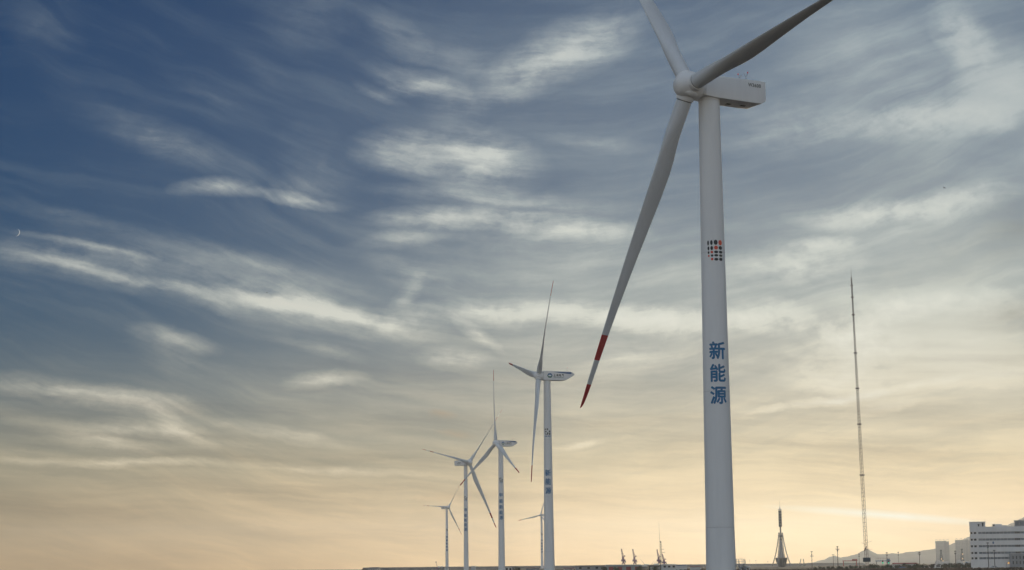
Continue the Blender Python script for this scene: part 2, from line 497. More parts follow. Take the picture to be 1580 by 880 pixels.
# ------------------------------------------------------------------ wind turbines
CHORD = ((0, .93), (.035, .93), (.07, .96), (.12, 1.08), (.18, 1.22), (.23, 1.26), (.30, 1.19), (.40, 1.02), (.53, .79), (.65, .62), (.75, .49), (.85, .38),
         (.92, .32), (.96, .26), (.985, .19), (.996, .11), (1, .03))      # in units of the root diameter
CHORD_BLUNT = CHORD[:12] + ((.92, .36), (.96, .33), (.985, .29), (.996, .2), (1, .08))
def interp(tab, x):
    for (a, u), (b, w) in zip(tab, tab[1:]):
        if x <= b: return u + (w - u) * (x - a) / (b - a)
    return tab[-1][1]

def blade_mesh(R0, RR, dia, pitch, bands, bow, chord):
    """one lofted blade from radius R0 to RR along +Z; leading edge +X, downwind +Y"""
    N = 24
    cuts = sorted(set([i / 46 for i in range(47)] + [c[0] for c in CHORD] + [b for bb in bands for b in bb]))
    prof = []
    for k in range(N):                                           # closed airfoil loop, x from -1 (trailing) to 1 (leading)
        t = 2 * math.pi * k / N
        x = math.cos(t); prof.append((x, math.sin(t)))
    mb = MB(); rows = []
    for s in cuts:
        c = interp(chord, s) * dia
        round_ = max(0.0, min(1.0, (s - .03) / .17)); round_ = round_ * round_ * (3 - 2 * round_)
        th = 1.0 * (1 - round_) + round_ * interp(((0, .55), (.2, .42), (.35, .28), (.6, .26), (1, .42)), s)
        b = R(pitch + interp(((0, 9), (.25, 8), (.5, 3), (1, -1)), s))
        row = []
        for x, y in prof:
            ax = x * c / 2
            # thick rounded nose, thin tail
            wl = 1.0 if round_ == 0 else (1 - round_) + round_ * (.35 + .65 * max(0, (x + 1) / 2) ** .5) * (1.0 if y > 0 else .7)
            ay = y * c / 2 * th * wl
            ax -= round_ * (c / 2 - dia * .47)                   # pitch axis near the nose: straight leading edge
            px, py = ax * math.cos(b) + ay * math.sin(b), -ax * math.sin(b) + ay * math.cos(b)
            row.append((px, py + bow * (s * s - s), R0 + s * (RR - R0)))
        rows.append(row)
    for row in rows: mb.v += row
    for j in range(len(rows) - 1):
        sm = (cuts[j] + cuts[j + 1]) / 2
        mi = 1 if any(a <= sm <= b for a, b in bands) else 0
        for k in range(N):
            mb.f.append((j * N + k, j * N + (k + 1) % N, (j + 1) * N + (k + 1) % N, (j + 1) * N + k)); mb.mi.append(mi)
    mb.f.append(tuple(range(N - 1, -1, -1))); mb.mi.append(0)
    mb.f.append(tuple((len(rows) - 1) * N + k for k in range(N))); mb.mi.append(bands and 1 or 0)
    return mb

DOTS = ((294, 185, 26, 70, 0), (344, 181, 34, 68, 0), (408, 178, 54, 70, 0), (482, 180, 60, 72, 1),
        (297, 265, 26, 58, 0), (347, 262, 36, 58, 0), (411, 257, 54, 54, 1), (484, 258, 58, 54, 0),
        (298, 328, 26, 38, 0), (348, 323, 34, 36, 1), (412, 321, 56, 38, 0), (486, 322, 58, 40, 0),
        (300, 377, 24, 28, 1), (350, 374, 34, 32, 0), (412, 371, 56, 34, 0), (486, 373, 56, 34, 0),
        (349, 427, 34, 36, 1), (411, 430, 56, 38, 0), (486, 428, 58, 46, 0))
BLOCKS = ((598, 368, 36, 62, 0), (642, 366, 34, 64, 0), (715, 365, 50, 85, 0), (600, 465, 36, 58, 0), (648, 465, 42, 60, 0), (810, 457, 85, 60, 0),
          (600, 545, 35, 50, 0), (715, 542, 70, 60, 0), (812, 543, 80, 50, 0), (645, 603, 50, 40, 0), (720, 597, 45, 55, 0), (815, 600, 65, 50, 0))

def turbine(label, hub, yaw, phase, RR, cone, tilt, overhang, r_base, r_top, model, words, letter_y, logo_y, char_h, proud, lean_px, pitch=14):
    yaw, phase, cone, tilt = R(yaw), R(phase), R(cone), R(tilt)
    hub = Vector(hub)
    n = Vector((-math.sin(yaw) * math.cos(tilt), -math.cos(yaw) * math.cos(tilt), math.sin(tilt)))
    nh = Vector((n.x, n.y, 0)).normalized()
    base = Vector((hub.x, hub.y, 0)) - nh * overhang
    T = thing('wind_turbine', label, 'wind turbine', base, 0, 'wind turbines along the shore')
    big = model == 'big'
    ztop = hub.z - (2.0 if big else 1.7)
    # tower: tapered steel tube in sections with flange seams
    rad = lambda z: r_base + (r_top - r_base) * z / ztop
    prof = []
    seams = (9.0, 31.0, 54.0)
    zs = [0.0, .4]
    for z in seams: zs += [z - .045, z - .035, z + .035, z + .045]
    zs += [20, 42, 66, ztop - .5, ztop - .45, ztop + .3]
    for z in sorted(zs):
        extra = -.035 if any(abs(z - q) < .04 for q in seams) else (.06 if z in (0.0, .4) else 0)
        prof.append((rad(z) + extra, z))
    tower = MB().lathe(prof, 64).build('tower', MAT['white'], T)
    for q in seams:
        MB().lathe([(rad(q) - .03, q - .028), (rad(q) + .006, q - .024), (rad(q) + .006, q + .024), (rad(q) - .03, q + .028)], 64).build('flange_seam', MAT['lightgrey'], tower)
    MB().lathe([(r_base + 2.2, -.5), (r_base + 2.2, .12), (r_base + 2.0, .25), (r_base + .1, .3)], 40).build('foundation', MAT['concrete'], T)
    # lettering down the side that faces the camera
    ang = math.atan2(-base.y, -base.x) + lean_px
    def z_of(y):                                                  # height on the tower of a photograph row
        lo, hi = 0.0, 90.0
        for _ in range(40):
            m = (lo + hi) / 2
            d = Vector((base.x, base.y, m)) - Vector((0, 0, CAM_H))
            py = CY - F_PX * d.dot(_u) / d.dot(_f)
            if py > y: lo = m
            else: hi = m
        return lo
    for ch, y in zip(words, letter_y):
        vs, fs = glyph(ch)
        wrap('character', vs, fs, MAT['blue'], tower, rad, ang, z_of(y), char_h * .95, char_h, proud)
    dots, u, cx, cy = (DOTS, .0112, 391, 305) if big and words == '新能源' else (BLOCKS, 1 / 29.3 * .262, 712, 485)
    zl = z_of(logo_y)
    for x, y, w, h, c in dots:
        vs, fs = ellipse((x - cx) * u, (cy - y) * u, w * u * 1.1, h * u * 1.08)
        wrap('emblem_dot', vs, fs, MAT['orange' if c else 'dark'], tower, rad, ang, zl, 1, 1, proud)
    if dots is BLOCKS:
        for k, ch in enumerate('申能集团'):
            vs, fs = glyph(ch)
            wrap('character', [v + Vector(((k - 1.5) * 1.35, 0, 0)) for v in vs], fs, MAT['blue'], tower, rad, ang, zl - 1.75, .5, .5, proud)
    # nacelle
    ax = Vector((-nh.x, -nh.y, 0)); rot = math.atan2(ax.y, ax.x)
    near_minus = (Matrix.Rotation(rot, 3, 'Z') @ Vector((0, -1, 0))).dot(Vector((0, 0, CAM_H)) - hub) > 0
    NM = Matrix.Translation((0, 0, hub.z)) @ Matrix.Rotation(rot, 4, 'Z')
    mb = MB()
    if big:
        hw = 2.15
        secs = ((-2.3, 1.55, 1.45, -1.5), (-1.9, 2.0, 1.72, -1.72), (0, hw, 1.78, -1.95), (7.8, hw, 1.95, -2.0), (9.4, hw - .05, 1.97, -1.95), (10.4, hw - .15, 1.95, -1.35))
    else:
        hw = 1.85
        secs = ((-1.9, hw - .1, 1.75, -1.75), (-1.5, hw, 1.85, -1.85), (6.2, hw, 1.75, -1.95), (7.6, hw, 1.72, -1.75), (9.9, hw - .12, 1.64, -.55), (11.2, hw - .3, .62, .42))
    for x, w, zt, zb in secs: mb.v += [(x, -w, zb), (x, w, zb), (x, w, zt), (x, -w, zt)]
    for j in range(len(secs) - 1):
        for k in range(4):
            mb.f.append((j * 4 + k, (j + 1) * 4 + k, (j + 1) * 4 + (k + 1) % 4, j * 4 + (k + 1) % 4)); mb.mi.append(0)
    mb.f += [(0, 1, 2, 3), tuple((len(secs) - 1) * 4 + k for k in (3, 2, 1, 0))]; mb.mi += [0, 0]
    nac = mb.build('nacelle', MAT['white'], T, mat4=NM)
    soften(nac, .09 if big else .06, 3)
    yb = MB().lathe([(r_top + .02, ztop - .25), (r_top + .06, ztop - .2), (r_top + .06, ztop + .15)], 40).build('yaw_bearing', MAT['white'], T)
    sy = -1 if near_minus else 1
    def side_panel(name, vs, fs, mat, x, z, sx, sz, pr=.02):
        """flat lettering or emblem on the nacelle wall that faces the camera"""
        d = 1 if near_minus else -1
        me = bpy.data.meshes.new(name)
        me.from_pydata([(x + d * v.x * sx, sy * (hw + pr + v.z), z + v.y * sz) for v in vs], [], fs)
        me.materials.append(mat)
        return link(name, me, nac)
    if big and near_minus:
        for i, ch in enumerate('W3600'):
            vs, fs = glyph(ch, .012); side_panel('character', vs, fs, MAT['dark'], 7.05 + i * .47 + (.14 if i else 0), 1.05, .56, .62)
    else:
        pr = .03
        k = 1 if near_minus else .8
        if not big:
            # blue swoosh along the top edge of the side wall
            q = [Vector((2.2, 1.45, 0)), Vector((5.5, 1.0, 0)), Vector((9.55, .62, 0)), Vector((10.0, 1.05, 0)), Vector((9.75, 1.45, 0))]
            side_panel('swoosh', q, [(0, 1, 2, 3, 4)], MAT['blue2'], 0, 0, 1, 1, pr)
            hexa = [Vector((math.cos(R(60 * i + 0)) * 1.12, math.sin(R(60 * i)) * 1.05, 0)) for i in range(6)]
            side_panel('emblem', hexa[:4], [(0, 1, 2, 3)], MAT['blue'], .75, -.03, 1, 1, pr)
            side_panel('emblem', [hexa[3], hexa[4], hexa[5], hexa[0]], [(0, 1, 2, 3)], MAT['green'], .75, -.05, 1, 1, pr)
            wave = [Vector((-.75, -.12, 0)), Vector((-.2, .3, 0)), Vector((.15, .3, 0)), Vector((.75, .08, 0)), Vector((.2, -.32, 0)), Vector((-.15, -.3, 0))]
            side_panel('emblem_wave', wave, [tuple(range(6))], MAT['white'], .75, -.04, 1, 1, pr + .03)
        for i, ch in enumerate('上海电气'):
            vs, fs = glyph(ch)
            xx = (2.75 + i * 1.15) if near_minus else (6.9 - i * 1.25)
            side_panel('character', vs, fs, MAT['dark'], xx, .12, .92, .95, pr)
        vs, fs = glyph('SHANGHAI ELECTRIC')
        kind(side_panel('lettering', vs, fs, MAT['green'], 4.45 if near_minus else 5.0, -.72, .30, .30, pr), 'stuff')
    # roof gear: wind vanes, obstruction lamps
    tz = 1.93 if big else 1.7
    for x, h, l in ((6.3, 1.1, .32), (7.6, 1.55, .4)) if big else ((8.3, 1.4, .3),):
        wm = MB()
        wm.tube((x, -.3, tz - .1), (x, -.3, tz + h * .62), .035, n=6)
        wm.tube((x, -.3, tz + h * .6), (x - l, -.3, tz + h), .03, n=6).tube((x, -.3, tz + h * .6), (x + l, -.3, tz + h), .03, n=6)
        wm.tube((x + l, -.3, tz + h), (x + l, -.3, tz + h + .12), .09, .03, n=8)
        wm.tube((x, -.3, tz + h * .6), (x + .75, -.3, tz - .08), .022, n=5)
        wo_ = wm.build('weather_mast', MAT['steel'], nac)
        MB().lathe([(.05, 0), (.095, .04), (.095, .22), (.04, .28)], 10).build('obstruction_lamp', MAT['lamp_red'], nac, (x - l if x < 7 else x + l, -.3, tz + h + (.02 if x < 7 else .1)))
    if big:
        for x, yy, w, d in ((4.4, .6, .45, .35), (7.2, .3, .5, .25)):
            MB().box(x - w, yy - d, -2.03, x + w, yy + d, -1.9).build('hatch', MAT['rubber'], nac)
    else:
        MB().tube((1.5, 0, 1.8), (1.5, 0, 2.15), .16, .1, n=8).build('roof_vent', MAT['steel'], nac)
    # hub with spinner, blade sleeves and bumps between them
    h = Vector((0, 0, 1)).cross(n).normalized(); w = n.cross(h)
    k = 1.0 if big else .78
    HM = Matrix.Translation(hub - base) @ Matrix(((h.x, w.x, n.x, 0), (h.y, w.y, n.y, 0), (h.z, w.z, n.z, 0), (0, 0, 0, 1)))
    prof = [(.02, 2.65), (.62, 2.6), (.66, 2.57), (1.15, 2.38), (1.65, 2.0), (2.03, 1.35), (2.22, .5), (2.28, -.4), (2.24, -1.2), (2.1, -1.75), (1.9, -1.8), (1.9, -2.1)]
    hb = MB().lathe([(r * k, z * k) for r, z in prof], 48)
    hub_o = hb.build('hub', MAT['white'], T, mat4=HM)
    dia = 2.78 * (RR / 57.7) ** .9
    for i in range(3):
        a = phase + i * 2 * math.pi / 3
        d = (w * math.cos(a) + h * math.sin(a)); t = (-w * math.sin(a) + h * math.cos(a))
        d2 = (d * math.cos(cone) + n * math.sin(cone)).normalized()
        y = d2.cross(t).normalized()
        lx = Matrix(((t.x, y.x, d2.x, 0), (t.y, y.y, d2.y, 0), (t.z, y.z, d2.z, 0), (0, 0, 0, 1)))
        BM = Matrix.Translation(hub - base) @ lx
        r0 = 2.62 * k
        sl = MB().lathe([(dia * .56, 1.0 * k), (dia * .55, 1.9 * k), (dia * .53, r0 - .22), (dia * .5, r0 - .14)], 40)
        sl.build('blade_sleeve', MAT['white'], hub_o, mat4=HM.inverted() @ BM)
        MB().lathe([(dia * .455, r0 - .2), (dia * .455, r0 + .06)], 32).build('blade_seal', MAT['rubber'], hub_o, mat4=HM.inverted() @ BM)
        bands = ((.757, .84), (.92, 1.0)) if big else ((.84, 1.0),)
        blade_mesh(r0, RR, dia, pitch, bands, 1.6 if big else 1.2, CHORD if big else CHORD_BLUNT).build('blade', [MAT['blade'], MAT['red']], T, mat4=BM, smooth_deg=50)
        # bump between this sleeve and the next
        ab = a + math.pi / 3
        db = (w * math.cos(ab) + h * math.sin(ab)); tb = (-w * math.sin(ab) + h * math.cos(ab))
        bm4 = Matrix.Translation(hub - base + db * 1.95 * k + n * .1) @ Matrix(((tb.x, n.x, db.x, 0), (tb.y, n.y, db.y, 0), (tb.z, n.z, db.z, 0), (0, 0, 0, 1)))
        s_ = MB().lathe([(.02, .52), (.3, .5), (.62, .38), (.85, .15), (.92, -.2)], 20, M4=Matrix.Diagonal((k * .75, k * 1.5, k, 1)))
        s_.build('hub_fairing', MAT['white'], hub_o, mat4=HM.inverted() @ bm4)
    return T, base

# ------------------------------------------------------------------ ground, sea, sea wall, hills
def sheet(name, pts, mat, z):
    me = bpy.data.meshes.new(name)
    me.from_pydata([(x, y, z) for x, y in pts], [], [tuple(range(len(pts)))])
    me.materials.append(mat)
    return kind(link(name, me), 'structure')

def ground_material():
    global NTREE
    m = bpy.data.materials.new('dry_field_soil'); m.use_nodes = True
    NTREE = m.node_tree
    p = NTREE.nodes['Principled BSDF']; p.inputs['Roughness'].default_value = .95
    t = NTREE.nodes.new('ShaderNodeTexCoord')
    o = V(t.outputs['Object'])
    n1 = noise(mapping(o, scale=(.02, .006, 1)), 1.0, 6.0, .6)
    n2 = noise(o, .6, 5.0, .65)
    c = mixc(smooth(n1, .35, .65), (.075, .062, .055), (.135, .095, .068))
    c = mixc(smooth(n2, .4, .7), c, mixc(.5, c, (.05, .055, .035)))
    put(p.inputs['Base Color'], c)
    b = NTREE.nodes.new('ShaderNodeBump'); b.inputs['Strength'].default_value = .5
    put(b.inputs['Height'], n2); NTREE.links.new(b.outputs[0], p.inputs['Normal'])
    return m

def water_material():
    global NTREE
    m = bpy.data.materials.new('sea_water'); m.use_nodes = True
    NTREE = m.node_tree
    p = NTREE.nodes['Principled BSDF']
    p.inputs['Base Color'].default_value = (.03, .035, .035, 1)
    p.inputs['Roughness'].default_value = .12; p.inputs['IOR'].default_value = 1.333
    t = NTREE.nodes.new('ShaderNodeTexCoord')
    n = noise(mapping(V(t.outputs['Object']), scale=(.25, .1, 1)), 1.0, 5.0, .6)
    b = NTREE.nodes.new('ShaderNodeBump'); b.inputs['Strength'].default_value = .6; b.inputs['Distance'].default_value = .4
    put(b.inputs['Height'], n); NTREE.links.new(b.outputs[0], p.inputs['Normal'])
    return m

FAR, SIDE, BACK = 10000, 9000, -2500
sheet('sea', ((-SIDE, BACK), (SIDE, BACK), (SIDE, FAR), (-SIDE, FAR)), water_material(), -.6)
sheet('ground', ((-900, BACK + 5), (SIDE - 5, BACK + 5), (SIDE - 5, FAR - 5), (1500, FAR - 5), (700, 4600), (420, 3250), (-238, 3030), (-330, 2700)),
      ground_material(), 0.0)

def sea_wall():
    mb = MB()
    pts = [(-243, 3050), (-225, 3060), (120, 3130), (415, 3230), (640, 3500)]
    prof = ((-9, 0), (-2.2, 3.6), (-2.0, 4.35), (1.2, 4.35), (1.4, 3.7), (10, -1.2))
    for i, (x, y) in enumerate(pts):
        a, b = pts[max(i - 1, 0)], pts[min(i + 1, len(pts) - 1)]
        d = Vector((b[0] - a[0], b[1] - a[1])).normalized(); nn = Vector((-d.y, d.x))
        for o, z in prof: mb.v.append((x + nn.x * o, y + nn.y * o, z))
    m = len(prof)
    for i in range(len(pts) - 1):
        for k in range(m - 1): mb.f.append((i * m + k, (i + 1) * m + k, (i + 1) * m + k + 1, i * m + k + 1)); mb.mi.append(0)
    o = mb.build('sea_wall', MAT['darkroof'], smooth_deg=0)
    return tag(o, 'long low dark sea wall along the horizon behind the turbines', 'sea wall')
sea_wall()

def hills():
    """one wooded ridge, its crest following the skyline, real depth front and back"""
    ridge = ((1150, 871), (1230, 870.5), (1253, 868.5), (1262, 866), (1272, 864), (1280, 859.5), (1288, 858), (1298, 860.5), (1310, 858.5), (1322, 855), (1330, 850.5), (1337, 847),
             (1341, 848), (1347, 852), (1354, 855), (1365, 855.5), (1378, 853.6), (1388, 854.4), (1400, 852.5), (1420, 850.3), (1440, 847.5), (1465, 840.5), (1480, 835),
             (1497, 828), (1520, 822), (1545, 815), (1562, 807), (1580, 797.5), (1610, 801), (1650, 808), (1720, 824), (1800, 850), (1880, 872))
    Y = 8600
    mb = MB(); cols = []
    px = 1150.0
    while px <= 1880: cols.append(px); px += 2.0
    rows = (-620, -420, -260, -130, -50, 0, 60, 170, 330, 520)
    for j, dy in enumerate(rows):
        for i, px in enumerate(cols):
            t = interp(ridge, px)
            c = at(px, t, Y)
            f = max(0.0, 1 - abs(dy) / 640) ** 1.15
            if dy != 0 : f *= .9 + .2 * mnoise.noise(Vector((c.x * .006, dy * .006, 3)))
            z = max(0, c.z + 2.2 * mnoise.noise(Vector((c.x * .05, 7.7, 0))) + 1.5 * mnoise.noise(Vector((c.x * .16, 1.7, 0)))) * f - (.7 if dy in (rows[0], rows[-1]) else 0)
            mb.v.append((c.x + dy * .03, Y + dy, z))
    m = len(cols)
    for j in range(len(rows) - 1):
        for i in range(m - 1):
            mb.f.append((j * m + i, j * m + i + 1, (j + 1) * m + i + 1, (j + 1) * m + i)); mb.mi.append(0)
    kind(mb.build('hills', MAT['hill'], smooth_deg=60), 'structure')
hills()

# ------------------------------------------------------------------ the six turbines
T1, B1 = turbine('large white foreground turbine with red banded blade and blue characters on its tower',
        (29.8, 305, 82), 60.3, -156.2, 57.7, 1.43, 5.6, 4.05, 2.40, 1.76, 'big', '新能源', (543, 577.5, 611.5), 390.3, 2.8, .015, .16, 90)
turbine('mid distance white turbine right of the row with blue swoosh nacelle and three blue characters', (10.5, 763.5, 80), 77.8, 41.2, 46.6, 3.98, 4.4, 3.5, 2.15, 1.4, 'mid',
        '新能源', (730, 743.5, 757.5), 667, 2.5, .04, -.05)
turbine('white turbine with one blade straight up and one pale blade pointing right and down', (-11.2, 1182.3, 80), 62.0, -4.0, 46.6, 4.44, 4.9, 3.5, 2.1, 1.45, 'mid',
        '申能新能源', (764, 773.5, 782.5, 791, 799), 741, 2.5, .05, -.05)
turbine('white turbine with a boxy nacelle pointing left and its longest blade stretched to the left', (-33.9, 1437.2, 82), -45.1, -81.1, 54.0, 4.77, 3.7, 4.05, 1.85, 1.36, 'big',
        '申能新能源', (787, 795.5, 803, 810, 817), 769, 2.6, .06, -.2, 123)
turbine('small far white turbine, leftmost of the row', (-84.9, 2444.2, 80), -35.6, -86.5, 39.3, -.58, 4.9, 4.05, 2.05, 1.5, 'big',
        '申能新能源', (829, 834, 839, 844, 849), 817.5, 2.6, .1, 0, 123)
turbine('tiny far white turbine half hidden behind the mid distance tower', (39.6, 2857.4, 80), 28.2, -102.3, 37.9, .66, 5.2, 3.4, 2.1, 1.5, 'mid',
        '申能新能源', (834, 838.5, 843, 847.5, 852), 824, 2.5, .1, 0)

# entrance platform with railing and stair at the foot of the large turbine
def platform():
    base = B1
    P = thing('service_platform', 'small railed steel platform with a stair at the right of the large tower foot', 'platform', base)
    pl, st, rl = MB(), MB(), MB()
    X = Vector((1, 0, 0))
    x0, x1, y0, y1, z = 2.25, 3.75, -1.0, .9, 2.75
    pl.box(x0, y0, z, x1, y1, z + .12)
    for x, y in ((x1 - .1, y0 + .1), (x1 - .1, y1 - .1)): pl.tube((x, y, 0), (x, y, z), .06)
    pl.tube((x0 + .1, 0, z - 1.2), (x1 - .1, 0, z), .06)
    pl.build('deck', MAT['steel'], P)
    for x, y in ((x0 + .2, y0), (x1 - .45, y0), (x1, y0), (x1, y1), (x0 + .3, y1)): rl.tube((x, y, z), (x, y, z + 1.15), .035)
    for hz in (.4, .78, 1.15): rl.path([(x0 + .1, y0, z + hz), (x1, y0, z + hz), (x1, y1, z + hz), (x0 + .1, y1, z + hz)], .03)
    rl.build('railing', MAT['crane_white'], P)
    for k in range(12):
        zz = z - .23 * (k + 1); yy = y0 - .28 * (k + 1)
        MB().box(x1 - .95, yy, zz, x1 - .05, yy + .3, zz + .05).build('tread', MAT['steel'], P)
    for x in (x1 - 1.0, x1):
        st.tube((x, y0, z), (x, y0 - 3.4, 0), .05)
        st.tube((x, y0, z + 1.1), (x, y0 - 3.4, 1.1), .035)
        for k in range(4): st.tube((x, y0 - .9 * k, z - .73 * k), (x, y0 - .9 * k, z - .73 * k + 1.1), .03)
    st.build('stringer', MAT['steel'], P)
    MB().box(x0 - .12, -.45, z + .12, x0 + .04, .45, z + 2.1).build('door', MAT['annex'], P)
platform()

# ------------------------------------------------------------------ lattice measuring mast
def mast():
    Y = 480
    b = at(1338.3, 880, Y); foot = Vector((b.x, Y, 0))
    top = at(1313.5, 428, Y); tip = at(1313, 414, Y)
    M_ = thing('measuring_mast', 'tall thin lattice mast leaning slightly left, with a grey box near its foot', 'mast', foot)
    H = top.z; lean = Vector(((top.x - foot.x) / H, 0, 1))
    def wd(z): return interp(((0, .52), (.35, .44), (.7, .27), (1, .16)), z / H)
    def corner(k, z):
        a = R(20) + k * 2 * math.pi / 3
        return lean * z + Vector((wd(z) * math.cos(a), wd(z) * math.sin(a), 0))
    zs = [i * H / 30 for i in range(31)]
    for k in range(3):
        mb = MB()
        for a, c in zip(zs, zs[1:]): mb.tube(corner(k, a), corner(k, c), .048, n=5, caps=False)
        mb.build('leg', MAT['rust'], M_)
    br = MB(); z = 3.0
    while z < H - .3:
        st = wd(z) * 2.3
        for k in range(3):
            br.tube(corner(k, z), corner((k + 1) % 3, z), .04, n=4, caps=False)
            br.tube(corner(k, z), corner((k + 1) % 3, min(z + st, H)), .018, n=3, caps=False)
        z += st
    kind(br.build('bracing', MAT['rust'], M_), 'stuff')
    for zf in (.33, .5, .62, .74, .87, .93, .97):
        zz = H * zf
        MB().lathe([(wd(zz) + .22, 0), (wd(zz) + .22, .25)], 8, M4=Matrix.Translation(lean * zz)).build('guy_collar', MAT['rust'], M_)
    zb = at(1338, 864, Y).z
    bx = lean * zb
    MB().box(bx.x - .85, -.7, zb - .5, bx.x + .85, .7, zb + .55).build('equipment_box', MAT['tower_steel'], M_)
    MB().tube(lean * H, Vector((tip.x - foot.x, 0, tip.z)), .05, .015).build('lightning_rod', MAT['rust'], M_)
    for px, py, qx, qy, r in ((1336, 840, 1329, 837.5, .03), (1336, 838, 1345, 835, .03), (1337, 847, 1346, 848, .03), (1337, 843, 1333.5, 850.5, .16)):
        a, c = at(px, py, Y) - foot, at(qx, qy, Y) - foot
        MB().tube(a, c, r).build('instrument_arm', MAT['rust'], M_)
mast()

# ------------------------------------------------------------------ observation / telecom tower on a drum base
def telecom():
    Y = 2000; s = Y / F_PX
    foot = at(1206, 875, Y); foot.z = 0
    T = thing('telecom_tower', 'slim grey lattice telecom tower with splayed legs over a conical drum', 'tower', foot)
    z = lambda py: at(1206, py, Y).z
    D = MAT['tower_steel']; Lm = MAT['steel']
    MB().lathe([(3.6, 0), (3.7, .6), (6.1, z(862.3)), (6.5, z(861.5)), (6.5, z(860.8)), (2.2, z(860.5))], 28).build('drum', D, T)
    for k in range(12):
        a = 2 * math.pi * k / 12
        p = lambda r, zz: (r * math.cos(a), r * math.sin(a), zz)
        MB().tube(p(4.0, .8), p(6.25, z(862.6)), .16, n=4).build('drum_rib', Lm, T)
    MB().lathe([(2.3, z(860.6)), (1.3, z(848)), (.95, z(838)), (.75, z(832)), (.75, z(812))], 18).build('core', Lm, T)
    for k in range(16):
        a = 2 * math.pi * k / 16
        MB().tube((2.9 * math.cos(a), 2.9 * math.sin(a), z(860.6)), (.95 * math.cos(a), .95 * math.sin(a), z(834)), .17, n=4).build('cable', MAT['crane_white'], T)
    for k in range(4):
        a = R(45 + 12) + k * math.pi / 2
        pts = []
        for py, rr in ((874.3, 10.6), (868, 8.9), (858, 6.6), (848, 4.9), (838, 3.5), (829, 2.55), (822, 2.0)):
            pts.append(Vector((rr * 1.05 * math.cos(a), rr * 1.05 * math.sin(a), max(0, z(py)))))
        lg = MB(); off = Vector((-math.sin(a), math.cos(a), 0)) * .5
        lg.path([p + off for p in pts], .34, 4).path([p - off for p in pts], .34, 4)
        fine = []
        for p, q in zip(pts, pts[1:]):
            for t in range(4): fine.append(p.lerp(q, t / 4))
        for i, (p, q) in enumerate(zip(fine, fine[1:])):
            g = 1 if i % 2 else -1
            lg.tube(p + off * g, q - off * g, .15, n=3, caps=False)
        lg.build('leg', Lm, T)
    MB().lathe([(.9, z(829)), (2.2, z(828.5)), (2.2, z(825.5)), (1.2, z(825))], 18).build('lower_gallery', D, T)
    MB().lathe([(1.9, z(823.5)), (1.9, z(822.6))], 18).build('gallery_ring', Lm, T)
    MB().lathe([(.8, z(822)), (.8, z(813))], 12).build('neck', D, T)
    for k in range(6):
        zz0, zz1 = z(813 - k * 4.2), z(813 - k * 4.2 - 3.5)
        MB().lathe([(1.1, zz0), (1.75, zz0 + .05), (1.75, zz1), (1.1, zz1 + .05)], 16).build('antenna_drum', D, T)
        MB().lathe([(1.15, zz1 + .04), (2.0, zz1 + .1), (2.0, zz1 + .35), (1.15, zz1 + .42)], 16).build('antenna_ring', Lm, T)
    MB().lathe([(1.2, z(787.3)), (2.1, z(787)), (2.1, z(786.2)), (.6, z(785.6)), (.45, z(783)), (.1, z(781.5))], 16).build('cap', MAT['crane_white'], T)
    MB().tube((0, 0, z(782)), (0, 0, z(772)), .12, .03).build('spire', D, T)
telecom()

# ------------------------------------------------------------------ slender communication mast among the cranes
def comm_mast():
    Y = 1500
    foot = at(1020.5, 872, Y); foot.z = 0
    z = lambda py: at(1020, py, Y).z
    T = thing('communication_mast', 'slender grey mast with small side arms and a needle top beside the purple cranes', 'mast', foot)
    mb = MB()
    for sx, sy in ((-1, -1), (1, -1), (1, 1), (-1, 1)): mb.tube((sx * .85, sy * .85, 0), (sx * .45 - .3, sy * .45, z(836)), .12, n=4)
    mb.build('leg', MAT['tower_steel'], T)
    br = MB(); n = 16; H = z(836)
    for i in range(n):
        a, b = i / n, (i + 1) / n
        for (ax, ay), (bx, by) in (((-1, -1), (1, -1)), ((1, -1), (1, 1)), ((1, 1), (-1, 1)), ((-1, 1), (-1, -1))):
            wa, wb = .85 - .4 * a, .85 - .4 * b
            br.tube((ax * wa - .3 * a, ay * wa, H * a), (bx * wb - .3 * b, by * wb, H * b), .08, n=3, caps=False)
    kind(br.build('bracing', MAT['tower_steel'], T), 'stuff')
    MB().box(-.75, -.4, z(837.5), .2, .4, z(835.2)).build('top_cabin', MAT['tower_steel'], T)
    for py, l in ((843, .9), (847.8, 2.2), (852.5, 2.8)):
        MB().box(.2, -.12, z(py) - .15, .2 + l, .12, z(py) + .12).build('side_arm', MAT['tower_steel'], T)
    MB().tube((-.9, 0, z(836)), (-1.3, 0, z(805)), .13, .03).build('needle', MAT['tower_steel'], T)
comm_mast()

